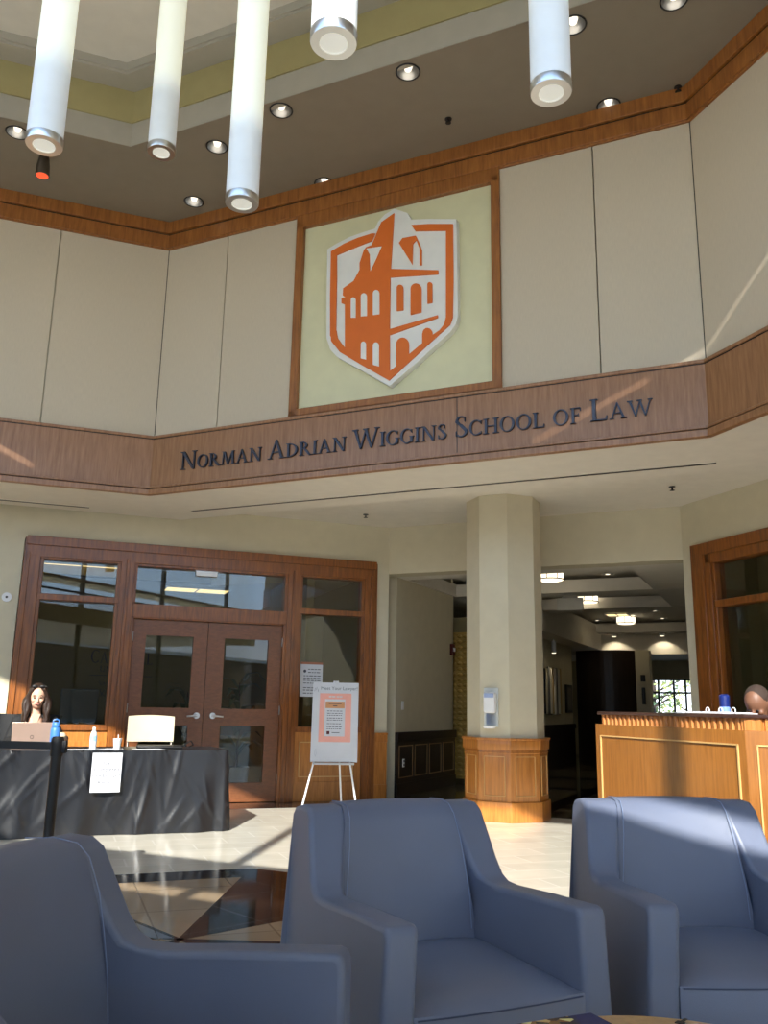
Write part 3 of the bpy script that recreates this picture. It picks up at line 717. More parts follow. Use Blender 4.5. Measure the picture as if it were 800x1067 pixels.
# ---- room behind the door wall
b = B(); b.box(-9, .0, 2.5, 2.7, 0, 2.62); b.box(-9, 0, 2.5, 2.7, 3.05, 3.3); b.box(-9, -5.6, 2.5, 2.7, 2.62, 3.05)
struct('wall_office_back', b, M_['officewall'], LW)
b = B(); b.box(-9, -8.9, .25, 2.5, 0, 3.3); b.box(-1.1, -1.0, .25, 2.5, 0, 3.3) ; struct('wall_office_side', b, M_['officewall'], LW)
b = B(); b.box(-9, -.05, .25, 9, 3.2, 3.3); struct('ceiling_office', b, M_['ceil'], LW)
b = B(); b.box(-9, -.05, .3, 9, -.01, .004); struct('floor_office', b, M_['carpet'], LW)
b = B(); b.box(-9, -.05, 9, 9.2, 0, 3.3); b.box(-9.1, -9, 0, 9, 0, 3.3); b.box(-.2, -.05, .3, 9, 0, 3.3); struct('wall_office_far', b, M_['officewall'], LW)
t = thing('office_lettering', 'dark serif university lettering on the office wall behind the left glass pane', 'sign', LW @ T((0, 2.5, 0)))
letters(t, 'CAMPBELL', -3.76, -2.86, 1.76, .19, .16, M_['ink'], (-.01, 0))
letters(t, 'UNIVERSITY', -3.62, -2.98, 1.63, .09, .085, M_['ink'], (-.01, 0))
b = B(); b.box(-3.76, -2.86, -.008, 0, 1.575, 1.583); obj('rule_line', b, M_['ink'], t)
letters(t, 'NORMAN ADRIAN WIGGINS', -3.62, -2.98, 1.43, .07, .055, M_['ink'], (-.008, 0))
letters(t, 'SCHOOL OF LAW', -3.60, -3.0, 1.28, .10, .08, M_['ink'], (-.008, 0))
def troffer(M, x, y, z, w, l, label, group=None):
    t = thing('ceiling_troffer', label, 'ceiling light', M @ T((x, y, z)), group)
    b = B(); b.box(-w/2, -w/2+.03, -l/2, l/2, -.03, 0); b.box(w/2-.03, w/2, -l/2, l/2, -.03, 0); b.box(-w/2, w/2, -l/2, -l/2+.03, -.03, 0); b.box(-w/2, w/2, l/2-.03, l/2, -.03, 0)
    b.box(-.012, .012, -l/2, l/2, -.03, -.016)
    obj('frame', b, M_['white'], t); b = B(); b.box(-w/2+.02, w/2-.02, -l/2+.02, l/2-.02, -.018, -.005); obj('diffuser', b, M_['troffer'], t)
for (x, y, lb) in ((85, 590, 'lit ceiling panel light seen through the top left pane'), (205, 614, 'lit ceiling panel light seen through the transom above the doors'), (305, 608, 'lit ceiling panel light right of the transom seen behind the wooden post')):
    p = LW.inverted() @ at(x, y, 3.2); troffer(LW, p.x, min(p.y, 4.6), 3.2, 1.15, .62, lb)
# office chair and plant behind the glass
def office_chair(M):
    t = thing('office_chair', 'grey mesh office chair behind the left glass pane', 'chair', M)
    b = B(); b.box(-.21, .21, .17, .20, .62, .90); obj('backrest', b, M_['greychair'], t, bevel=.03, seg=3)
    b = B(); b.box(-.23, .23, -.24, .2, .44, .50); obj('seat', b, M_['greychair'], t, bevel=.03, seg=3)
    b = B(); b.tube([(0, .0, .12), (0, 0, .45)], .028, 10); b.tube([(0, .12, .47), (0, .19, .5), (0, .2, .75)], .018, 8); obj('post', b, M_['blackplastic'], t)
    b = B()
    for k in range(5): a = R(72*k+10); b.tube([(0, 0, .13), (.27*math.cos(a), .27*math.sin(a), .09)], [.03, .018], 8)
    obj('base', b, M_['blackplastic'], t)
    for k in range(5): a = R(72*k+10); b = B(); b.ell((.27*math.cos(a), .27*math.sin(a), .04), (.035, .035, .035), 10, 8); obj('caster', b, M_['blackplastic'], t, smooth=True)
    for s in (-1, 1):
        b = B(); b.tube([(s*.24, .05, .47), (s*.27, .05, .66), (s*.27, -.14, .67)], .014, 8); obj('armrest', b, M_['blackplastic'], t)
p = LW.inverted() @ atd(87, 740, 11.9); office_chair(LW @ T((p.x, p.y, .004)) @ Matrix.Rotation(R(15), 4, 'Z') @ Matrix.Diagonal((1.15, 1.15, 1.5, 1)))
def plant(M, h, n, label, seed, L_=.5):
    random.seed(seed); t = thing('potted_plant', label, 'plant', M)
    b = B(); b.lathe([(0, 0), (.15, 0), (.19, .34), (.17, .34), (.16, .30), (0, .30)], 20); obj('pot', b, M_['black'], t, smooth=True)
    b = B(); b.tube([(0, 0, .28), (.02, .01, h*.6), (0, .03, h)], [.02, .016, .006], 8); obj('stem', b, M_['bark'], t)
    b = B()
    for i in range(n):
        a = random.uniform(0, 6.283); z = .4+(h-.35)*i/n; d = Vector((math.cos(a), math.sin(a), 0)); s = Vector((-d.y, d.x, 0))
        l = random.uniform(.7, 1)*L_; pts = [Vector((0, 0, z)), d*l*.3+Vector((0, 0, z+l*.35)), d*l*.7+Vector((0, 0, z+l*.4)), d*l+Vector((0, 0, z+l*.15))]; ws = [.01, .05, .045, .003]; vs = []
        for q, w in zip(pts, ws): vs += [q-s*w, q+s*w, q+s*w-Vector((0, 0, .004)), q-s*w-Vector((0, 0, .004))]
        for k in range(3):
            o_ = k*4; b.add([vs[o_+j] for j in range(4)]+[vs[o_+4+j] for j in range(4)], [(0,1,5,4),(2,3,7,6),(1,2,6,5),(3,0,4,7)])
    o = obj('leaves', b, M_['leaf'], t); o['kind'] = 'stuff'
p = LW.inverted() @ atd(195, 735, 13.2); plant(LW @ T((p.x, p.y, .004)), 1.35, 16, 'leafy plant in a black pot behind the left door glass', 4)
p = LW.inverted() @ atd(255, 735, 13.4); plant(LW @ T((-1.75, 1.3, .004)), 1.5, 22, 'taller leafy plant in a black pot behind the right door glass', 9)
# ------------------------------------------------------------------ right wall window and the room behind
b = B()
b.box(.19, 5.2, -.05, .14, 2.99, 3.13); b.box(.19, .40, -.05, .14, 0, 3.0); b.box(.40, 5.2, -.03, .14, 2.88, 3.0); b.box(.38, .50, -.03, .14, .9, 3.0); b.box(.50, .54, -.01, .14, .9, 2.9)
b.box(.5, 5.2, -.02, .14, 2.37, 2.45); b.box(.19, 5.2, -.05, .16, .86, .95); b.box(5.1, 5.25, -.05, .14, .9, 3.0); b.box(2.6, 2.75, -.03, .14, .9, 3.0)
struct('trim_right_window_frame', b, M_['frame'], RW, bevel=.006)
b = B(); b.box(.5, 5.2, .06, .066, .95, 2.9); struct('window_4', b, M_['glass'], RW)
b = B(); b.box(.40, 5.2, -.03, 0, 0, .88); struct('trim_right_window_panelling', b, M_['panelwood'], RW)
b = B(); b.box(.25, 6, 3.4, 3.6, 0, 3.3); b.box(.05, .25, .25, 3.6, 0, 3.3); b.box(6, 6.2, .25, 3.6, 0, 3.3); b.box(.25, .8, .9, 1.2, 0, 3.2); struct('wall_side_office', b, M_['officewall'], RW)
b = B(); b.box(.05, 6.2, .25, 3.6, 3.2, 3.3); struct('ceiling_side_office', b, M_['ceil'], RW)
p = RW.inverted() @ at(800, 586, 3.2); troffer(RW, p.x+.2, p.y, 3.2, 1.2, .6, 'lit ceiling panel light behind the right window above the reception desk')
# ------------------------------------------------------------------ column
CM = frame((1.45, 10.27), 182.3-90)                     # x axis along azimuth 92.3
def oct_ring(r): return [(r*math.cos(R(90+45*k)), r*math.sin(R(90+45*k))) for k in range(8)]
col_ = thing('column', 'octagonal cream column with a honey wood panelled base before the corridor', 'column', CM)
b = B(); b.prism(oct_ring(.445), .86, ZB, 'z'); obj('shaft', b, M_['paint'], col_)
b = B(); b.prism(oct_ring(.475), .2, .78, 'z'); obj('panelled_base', b, M_['desk'] if 0 else M_['panelwood'], col_, bevel=.004)
b = B(); b.prism(oct_ring(.50), 0, .21, 'z'); obj('plinth', b, M_['panelwood'], col_, bevel=.006)
b = B(); b.prism(oct_ring(.495), .76, .86, 'z'); b.prism(oct_ring(.51), .86, .885, 'z'); b.prism(oct_ring(.485), .72, .735, 'z'); obj('cap_moulding', b, M_['panelwood'], col_, bevel=.004)
for k in range(8):
    a = R(112.5+45*k); ap = .475*math.cos(R(22.5)); Mk = Matrix.Rotation(a+R(90), 4, 'Z') @ T((0, -ap, 0)); hw = .475*math.sin(R(22.5))
    b = B(); w = .007; x0, x1, z0, z1 = -hw+.06, hw-.06, .27, .69
    b.box(x0, x1, -.009, 0, z0, z0+w); b.box(x0, x1, -.009, 0, z1-w, z1); b.box(x0, x0+w, -.009, 0, z0, z1); b.box(x1-w, x1, -.009, 0, z0, z1)
    obj('panel_moulding', b, M_['inlay'], col_, Mk)
# sanitiser dispenser on the front left face of the column
ap = .445*math.cos(R(22.5)); fa = R(270-22.5)
fx = frame((0, 0), 90)
DM = CM @ Matrix.Rotation(R(270-22.5)+R(90), 4, 'Z') @ T((0, -ap, 0))
s_, z_ = wall_hit(DM, 512, 740)
t = thing('sanitizer_dispenser', 'white hand sanitizer dispenser with drip tray on the column face', 'dispenser', DM @ T((s_, 0, 0)))
b = B(); b.box(-.085, .085, -.02, 0, 1.0, 1.43); obj('back_plate', b, mat('clear_backplate', (205, 208, 205), .4), t, bevel=.03, seg=3)
b = B(); b.box(-.07, .07, -.10, -.02, 1.15, 1.38); obj('housing', b, M_['white'], t, bevel=.03, seg=4)
b = B(); b.box(-.055, .055, -.105, -.095, 1.32, 1.365); obj('label_strip', b, mat('pale_blue_label', (160, 176, 214), .5), t, bevel=.004)
b = B(); b.box(-.055, .055, -.02, -.015, 1.03, 1.15); obj('lower_label', b, mat('blue_label', (140, 162, 210), .5), t)
b = B(); b.lathe([(0, .985), (.06, .985), (.075, 1.01), (.068, 1.01), (.055, .995), (0, .995)], 20, (0, -.075)); obj('drip_tray', b, M_['white'], t, smooth=True)
# ------------------------------------------------------------------ nook and corridor
b = B(); b.box(-.2, 0, .28, 2.6, 0, 3.1); struct('wall_nook_left', b, M_['paint'], CW)
b = B(); b.box(-.0, .03, .28, 2.6, 0, .76); b.box(0, .045, .28, 2.6, 0, .18); b.box(0, .05, .28, 2.62, .74, .86)
struct('baseboard_nook', b, M_['darkwood'], CW, bevel=.004)
b = B()
for k in range(4):
    y0 = .36+k*.56; y1 = y0+.48; w = .012
    for q in ((y0, y1, .25, .25+w), (y0, y1, .68-w, .68), (y0, y0+w, .25, .68), (y1-w, y1, .25, .68)): b.box(.03, .037, *q)
struct('trim_nook_moulding', b, mat('pale_moulding', (150, 120, 84), .4), CW)  # paler lines on the dark nook wood
b = B(); b.box(.02, .33, 0, .02, 0, .01)
def plate(name, label, cat, y, z, w, h, m, inner=None):
    t = thing(name, label, cat, CW); b = B(); b.box(.0, .012, y-w/2, y+w/2, z-h/2, z+h/2); obj('plate', b, m, t, bevel=.003)
    if inner: 
        for q in inner: b = B(); b.box(.012, .018, y-q[0]/2, y+q[0]/2, z+q[1]-q[2]/2, z+q[1]+q[2]/2); obj(q[3], b, q[4], t)
NW = CW @ Matrix.Rotation(R(90), 4, 'Z')                # plane u=0: x axis along v
sy, sz = wall_hit(NW, 419, 735); plate('light_switch', 'small white light switch on the cream nook wall', 'switch', sy, sz, .075, .12, M_['white'], [(.02, 0, .05, 'toggle', M_['signwhite'])])
sy, sz = wall_hit(NW, 420, 795, -.03)
t = thing('power_outlet', 'white power outlet in the dark nook wainscot', 'outlet', CW); b = B(); b.box(.03, .042, sy-.035, sy+.035, sz-.055, sz+.055); obj('plate', b, M_['white'], t, bevel=.003)
for dz in (-.025, .025): b = B(); b.box(.042, .045, sy-.016, sy+.016, sz+dz-.014, sz+dz+.014); obj('socket', b, M_['ink'], t)
sy, sz = wall_hit(NW, 470, 677)
t = thing('fire_alarm', 'small dark red fire alarm on the nook wall', 'alarm', CW); b = B(); b.box(0, .04, sy-.07, sy+.07, sz-.09, sz+.09); obj('housing', b, M_['red'], t, bevel=.008); b = B(); b.box(.04, .055, sy-.02, sy+.05, sz-.03, sz+.03); obj('strobe', b, M_['white'], t)
# gold textured panel beyond the nook
t = thing('textured_panel', 'narrow gold panel with a rope-like pattern behind the column', 'panel', CW @ T((0, 2.7, 0)))
b = B(); b.box(-.2, .32, 0, .1, .1, 2.42); obj('board', b, M_['gold'], t)
b = B()
for k in range(26):
    for j in range(5): b.ell((-.12+j*.1, -.012, .15+k*.088), (.045, .02, .03), 8, 6)
obj('raised_pattern', b, M_['gold'], t, smooth=True)
b = B(); b.box(-.2, .34, 0, .12, 2.42, 2.66); obj('header', b, M_['officewall'], t)
# left corridor wall
b = B(); b.box(.25, .45, 3.4, 9.3, 0, 3.1); struct('wall_corridor_left', b, M_['paint'], CW)
b = B(); b.box(.45, .48, 3.4, 9.3, 0, .88); b.box(.45, .5, 3.4, 9.32, .80, .9); struct('baseboard_corridor', b, M_['darkwood'], CW)
b = B(); b.box(SR+.1, SR+.35, .28, 14, 0, 3.4); b.box(-3.2, -3.0, 2.6, 14, 0, 3.4); b.box(-3, 4, 13.9, 14.1, 0, .9); b.box(-3, 4, 13.9, 14.1, 2.07, 3.4); b.box(-3, .9, 13.9, 14.1, 0, 3.4); b.box(2.75, 4, 13.9, 14.1, 0, 3.4); b.box(-3.2, 0, 2.5, 2.6, 0, 3.4)
struct('wall_corridor_outer', b, M_['paint'], CW)
# corridor ceiling: beams at 3.0 with raised coffers
def ceilbox(b, x0, x1, y0, y1, z0, z1): b.box(x0, x1, y0, y1, z0, z1)
UR = 3.2
b = B()
cof = [(.6, 2.6), (3.15, 4.95), (5.6, 10.0)]
b.box(-3.2, 4.2, .281, cof[0][0], 3.0, 3.2)
for (a0, a1), nx in zip(cof, cof[1:]+[(10.6, 0)]): b.box(-3.2, 4.2, a1, nx[0], 3.0, 3.2)
b.box(-3.2, .05, .3, 10.6, 3.002, 3.2); b.box(UR, 4.2, .3, 10.6, 3.002, 3.2)
b.box(.05, .9, 5.6, 10.6, 3.004, 3.2)
struct('ceiling_corridor_beams', b, M_['ceil'], CW)
b = B(); b.box(-3.2, 4.2, .1, 14.1, 3.28, 3.4)
for y in (.6, 2.6, 3.15, 4.95, 5.6, 10.0): pass
b.box(-3.2, 4.2, 10.6, 14.1, 2.55, 3.3) ; struct('ceiling_corridor', b, M_['ceil'], CW)
b = B(); b.box(.2, .9, 4.6, 10.6, 2.62, 3.05); b.box(.0, 8, 10.55, 10.7, 2.52, 3.05); struct('ceiling_corridor_bulkhead', b, M_['ceil'], CW)
# curved dark wood wall at the end
b = B(); ps = []
n_ = 14
for i in range(n_+1):
    f = i/n_; u = .48+f*1.38; v = 9.75-.40*math.sin(math.pi*(.1+.8*f))
    ps.append((u, v))
for i in range(n_):
    (x0, y0_), (x1, y1_) = ps[i], ps[i+1]; b.prism([(x0, y0_), (x1, y1_), (x1, y1_+.2), (x0, y0_+.2)], 0, 2.55)
struct('wall_curved_dark', b, M_['darkwood'], CW)
b = B(); b.box(1.84, 2.15, 9.5, 9.85, 0, 2.55); struct('wall_corridor_pillar', b, M_['paint'], CW)
t = thing('wall_sconce', 'small black wall fixture on the pillar beside the far windows', 'wall light', CW @ T((2.0, 9.5, 0)))
b = B(); b.box(-.05, .05, -.05, 0, 1.85, 2.0); obj('backplate', b, M_['black'], t, bevel=.01); b = B(); b.box(-.035, .035, -.06, 0, 1.35, 1.72); obj('body', b, M_['black'], t, bevel=.01)
# far room with a gridded window and trees outside
b = B()
for x in (.9, 1.3, 1.75, 2.15, 2.45, 2.75): b.box(x-.025, x+.025, 13.92, 14.0, .9, 2.07)
for z in (.92, 1.70, 2.05): b.box(.9, 2.75, 13.92, 14.0, z-.025, z+.025)
struct('window_5', b, M_['black'], CW)
b = B(); b.box(.9, 2.75, 13.95, 13.955, .9, 2.07); struct('window_6', b, M_['winglass'], CW)
def tree(M, h, label, seed):
    random.seed(seed); t = thing('tree', label, 'tree', M)
    b = B(); b.tube([(0, 0, 0), (.1, 0, h*.5), (0, .1, h)], [.16, .12, .05], 8)
    tips = []
    for i in range(26):
        a = random.uniform(0, 6.28); z = random.uniform(.7, h); l = random.uniform(.7, 1.6); e = Vector((math.cos(a)*l, math.sin(a)*l, z+random.uniform(.1, .6))); b.tube([(0, 0, z), e*.5+Vector((0, 0, z*.5)), e], [.05, .03, .01], 6); tips += [e, e*.6+Vector((0, 0, z*.4))]
    obj('trunk', b, M_['bark'], t)
    b = B()
    for e in tips:
        for i in range(14):
            c = e+Vector((random.gauss(0, .3), random.gauss(0, .3), random.gauss(0, .3))); d = Vector((random.gauss(0, 1), random.gauss(0, 1), random.gauss(0, 1))).normalized()*.09; w = d.orthogonal().normalized()*.05; b.add([c-d, c+w, c+d, c-w], [(0, 1, 2, 3)])
    o = obj('leaves', b, M_['treegreen'], t); o['kind'] = 'stuff'
for i, (u, v, h, lb) in enumerate(((1.0, 17.5, 4.2, 'pale green tree outside the left side of the far corridor window'), (2.0, 22, 4.6, 'pale green tree outside the right side of the far corridor window'))): tree(CW @ T((u, v, -.2)), h, lb, i+5)
# drum lights
def drum(M):
    t = thing('drum_light', '', 'ceiling light', M)
    b = B(); b.cyl((0, 0), .20, -.17, -.01, 28); b.lathe([(0, -.19), (.15, -.185), (.20, -.17)], 28); obj('shade', b, M_['lamp'], t, smooth=True)
    b = B()
    for z in (-.025, -.165): b.lathe([(.198, z-.008), (.212, z-.008), (.212, z+.008), (.198, z+.008), (.198, z-.008)], 28)
    for k in range(8): a = R(45*k); b.tube([(.206*math.cos(a), .206*math.sin(a), -.17), (.206*math.cos(a), .206*math.sin(a), -.02)], .006, 6)
    obj('metal_cage', b, M_['black'], t)
    b = B(); b.cyl((0, 0), .13, -.02, 0, 24); obj('ceiling_plate', b, M_['black'], t)
    return t
D0 = None
for i, (x, y, lb) in enumerate(((573, 599, 'drum ceiling light nearest the column in the corridor'), (611, 623, 'middle drum ceiling light partly behind the hanging sign box'), (652, 646, 'farthest drum ceiling light down the corridor'))):
    p = CW.inverted() @ at(x, y, 3.19)
    if D0 is None: D0 = drum(CW @ T((p.x, p.y, 3.28))); c = D0
    else: c = copy_tree(D0); c.matrix_world = CW @ T((p.x, p.y, 3.28))
    c['label'] = lb; c['group'] = 'corridor drum lights'
# corridor small downlights
def can(M, r=.09, deep=.0):
    t = thing('downlight', '', 'ceiling light', M)
    b = B(); b.lathe([(r, 0), (r*1.14, -.004), (r*1.16, 0), (r, .0)], 28); b.lathe([(r*1.16, .001), (r*1.14, -.005), (r*1.02, -.005), (r, .001)], 28); obj('trim_ring', b, M_['black'] if deep else M_['white'], t, smooth=True)
    b = B(); b.lathe([(r*1.0, -.002), (r*.92, .03), (r*.7, .06+deep*.4), (0, .07+deep*.5)] if deep else [(r, -.003), (0, -.002)], 28); obj('reflector', b, M_['chrome'], t, smooth=True)
    b = B(); b.lathe([(0, .01), (r*.3, .02), (r*.42, .06), (0, .09)] if deep else [(0, -.008), (r*.4, -.004), (r*.4, 0)], 16); obj('bulb', b, M_['bulb'] if deep else M_['lamp'], t, smooth=True)
    return t
d0 = None
for (x, y, z, lb) in ((633, 599, 3.27, 'small downlight in the nearest corridor coffer'), (609, 638, 3.27, 'small downlight left of the middle corridor coffer'), (622, 647, 3.27, 'small downlight left of the farthest drum light'), (690, 645, 3.27, 'small downlight right of the farthest drum light'), (682, 637, 3.27, 'small downlight above right of the farthest drum light')):
    p = CW.inverted() @ at(x, y, z)
    if d0 is None: d0 = can(CW @ T((p.x, p.y, z+.01))); c = d0
    else: c = copy_tree(d0); c.matrix_world = CW @ T((p.x, p.y, z+.01))
    c['label'] = lb; c['group'] = 'corridor downlights'
p = CW.inverted() @ at(643, 640, 3.27)
troffer(CW, p.x, p.y, 3.275, .5, .5, 'small square lit ceiling panel beside the farthest drum light')
# wall-washing lamps over the end wall
for i, (x, y, lb) in enumerate(((640, 670, 'left wall-wash light above the dark curved wall'), (690, 670, 'right wall-wash light above the far doorway'))):
    sx_, _z = wall_hit(CW, x, y, 10.3); t = thing('wall_washer', lb, 'ceiling light', CW @ T((sx_, 10.28, 2.985)), 'wall washers')
    b = B(); b.cyl((0, 0), .07, -.06, 0, 16); obj('housing', b, M_['white'], t)
    b = B(); b.cyl((0, 0), .055, -.065, -.06, 16); obj('lens', b, M_['lamp'], t)
    l = bpy.data.lights.new('wash', 'SPOT'); l.energy = 9; l.spot_size = R(110); l.color = (1, .85, .6); l.shadow_soft_size = .05
    lo = bpy.data.objects.new('wash_lamp', l); COL.objects.link(lo); lo.parent = t; lo.location = (0, 0, -.1); lo.rotation_euler = (R(20), 0, 0)
# cylinder spot on the left
p = CW.inverted() @ at(585, 662, 2.5)
t = thing('cylinder_spotlight', 'small white cylinder spotlight aimed at the corridor artwork', 'spotlight', CW @ T((.62, 6.9, 2.62)))
b = B(); b.cyl((0, 0), .05, -.28, -.04, 20); obj('housing', b, M_['white'], t, smooth=True)
b = B(); b.cyl((0, 0), .012, -.05, 0, 10); obj('stem', b, M_['white'], t)
b = B(); b.cyl((0, 0), .042, -.288, -.28, 20); obj('lens', b, M_['lamp'], t)
l = bpy.data.lights.new('art_spot', 'SPOT'); l.energy = 8; l.spot_size = R(70); l.color = (1, .85, .6)
lo = bpy.data.objects.new('art_lamp', l); COL.objects.link(lo); lo.parent = t; lo.location = (0, 0, -.3); lo.rotation_euler = (0, R(-8), 0)
# artwork of vertical stripes and a small frame beyond it
AW = CW @ T((.45, 0, 0)) @ Matrix.Rotation(R(90), 4, 'Z')
sA, zA = wall_hit(AW, 566, 683); sB, zB_ = wall_hit(AW, 582.5, 744)
t = thing('striped_artwork', 'tall artwork of vertical grey and cream strips on the corridor wall', 'artwork', CW @ T((.45, 0, 0)))
zA, zB_ = 2.02, 1.12
b = B(); b.box(0, .03, sA, sB, zB_, zA); obj('backing', b, M_['black'], t)
cs = [(210, 200, 170), (120, 116, 110), (230, 222, 200), (90, 84, 78), (190, 160, 110), (220, 215, 205)]
ms = [mat('strip_%d' % i, c, .7) for i, c in enumerate(cs)]
nS = 11
for i in range(nS):
    y0 = sA+(sB-sA)*i/nS; b = B(); b.box(.03, .05+.02*(i % 3), y0+.01, y0+(sB-sA)/nS-.01, zB_-.02*(i % 2), zA+.02*((i*2) % 3)); obj('strip', b, ms[i % 6], t)
sA, _ = wall_hit(AW, 588.5, 728); sB, _ = wall_hit(AW, 594.5, 728)
t = thing('framed_picture', 'narrow dark framed picture right of the striped artwork', 'picture', CW @ T((.45, 0, 0)))
b = B(); b.box(0, .04, sA, sB, 1.14, 1.75); obj('frame', b, M_['black'], t); b = B(); b.box(.04, .043, sA+.1, sB-.1, 1.2, 1.69); obj('picture', b, ms[1], t)
# hanging sign box seen from behind
p = CW.inverted() @ at(594, 636, 2.77)
t = thing('exit_sign', 'grey boxy ceiling sign seen from behind in the corridor', 'sign', CW @ T((p.x, p.y, 3.0)))
wS = .21
b = B(); b.box(-wS, wS, -.03, .03, -.23, -.03); obj('sign_box', b, mat('grey_sign_box', (205, 203, 194), .6), t, bevel=.006); b = B(); b.box(-.12, .12, -.04, .04, -.035, 0); obj('canopy', b, mat('grey_sign_canopy', (160, 158, 150), .6), t)
# ------------------------------------------------------------------ rotunda ceiling fittings
RL = [(425,75,'nearest of the upper ceiling downlights, between the fourth and fifth tube pendants'), (293,115,'upper ceiling downlight just right of the third tube pendant'), (226,153,'upper ceiling downlight between the second and third tube pendants'),
      (202,210,'upper ceiling downlight near the left corner of the wooden crown'), (338,191,'upper ceiling downlight half hidden by the crown above the crest'), (634,110,'upper ceiling downlight close to the crown right of the crest'),
      (702,0,'upper ceiling downlight cut by the top edge at the right'), (18,138,'upper ceiling downlight beside the leftmost tube pendant'), (597,26,'upper ceiling downlight behind the rightmost tube pendant')]
d0 = None
for x, y, lb in RL:
    p = at(x, y, ZC)
    if d0 is None: d0 = can(T(p)@T((0, 0, -.002)), .10, .12); c = d0
    else: c = copy_tree(d0); c.matrix_world = T(p)@T((0, 0, -.002))
    c['label'] = lb; c['group'] = 'upper ceiling downlights'
def sprinkler(p, lb):
    t = thing('fire_sprinkler', lb, 'sprinkler', T(p))
    b = B(); b.cyl((0, 0), .035, -.008, 0, 16); obj('plate', b, M_['black'], t)
    b = B(); b.cyl((0, 0), .01, -.04, -.008, 8); b.cyl((0, 0), .028, -.046, -.042, 12); obj('head', b, M_['black'], t)
sprinkler(at(467, 124, ZC), 'small black fitting on the taupe ceiling above the right of the crest')
sprinkler(at(706, 91, ZC), 'small black fitting on the taupe ceiling by the right corner of the crown')
sprinkler(at(292, 204, ZC), 'small black fitting on the taupe ceiling above the left of the crest')
sprinkler(at(381, 536, ZB), 'black sprinkler in the lower ceiling left of the column')
sprinkler(at(700, 507, ZB), 'black sprinkler in the lower ceiling right of the column')
TB = [(46,150,37,'leftmost tube pendant, long frosted cylinder with a metal end ring'), (168,158,28.5,'narrowest and farthest tube pendant, second from the left'), (252,211,34.5,'lowest hanging tube pendant, third from the left'),
      (347.5,43,49,'short-looking nearest tube pendant at the top centre'), (574,95,43,'rightmost tube pendant over the right ceiling')]
t0 = None
RT_ = .1
for x, y, w, lb in TB:
    d = ray(x, y); dd = d*(2*RT_*F/w)/(d.dot(FWD)); p = Vector((dd.x, dd.y, CAMH+dd.z))
    if t0 is None:
        t0 = thing('tube_pendant', lb, 'pendant lamp', T(p)); c = t0
        b = B(); b.lathe([(RT_*.985, .03), (RT_*.985, 2.3)], 40); obj('tube_shade', b, M_['tube'], t0, smooth=True)
        b = B(); b.lathe([(RT_*.6, -.012), (RT_*.98, -.012), (RT_*1.01, -.004), (RT_*1.01, .035), (RT_*.97, .035)], 40); obj('end_ring', b, M_['chrome'], t0, smooth=True)
        b = B(); b.lathe([(0, -.006), (RT_*.6, -.006), (RT_*.62, -.014)], 32); obj('end_lens', b, M_['tubeend'], t0, smooth=True)
        b = B(); b.lathe([(RT_, 2.28), (RT_*1.01, 2.33), (0, 2.34)], 32); obj('top_cap', b, M_['chrome'], t0, smooth=True)
    else:
        c = copy_tree(t0); c.matrix_world = T(p)
        for ch in list(c.children):
            if ch.name.startswith('cable'): bpy.data.objects.remove(ch)
    b = B(); b.cyl((0, 0), .006, 2.33, max(2.36, 7.64-p.z), 8); obj('cable', b, M_['chrome'], c)
    c['label'] = lb; c['group'] = 'tube pendants of the rotunda'
p = at(47, 157, ZC)
t = thing('track_spotlight', 'small metal spotlight with a glowing orange lens below the leftmost tube pendant', 'spotlight', T(p))
b = B(); b.lathe([(.0, .0), (.035, 0), (.055, -.10), (.07, -.20), (.073, -.30), (.062, -.30)], 24); obj('housing', b, M_['steel_dark'], t, smooth=True)
b = B(); b.cyl((0, 0), .064, -.298, -.288, 24); obj('lens', b, M_['redglow'], t)

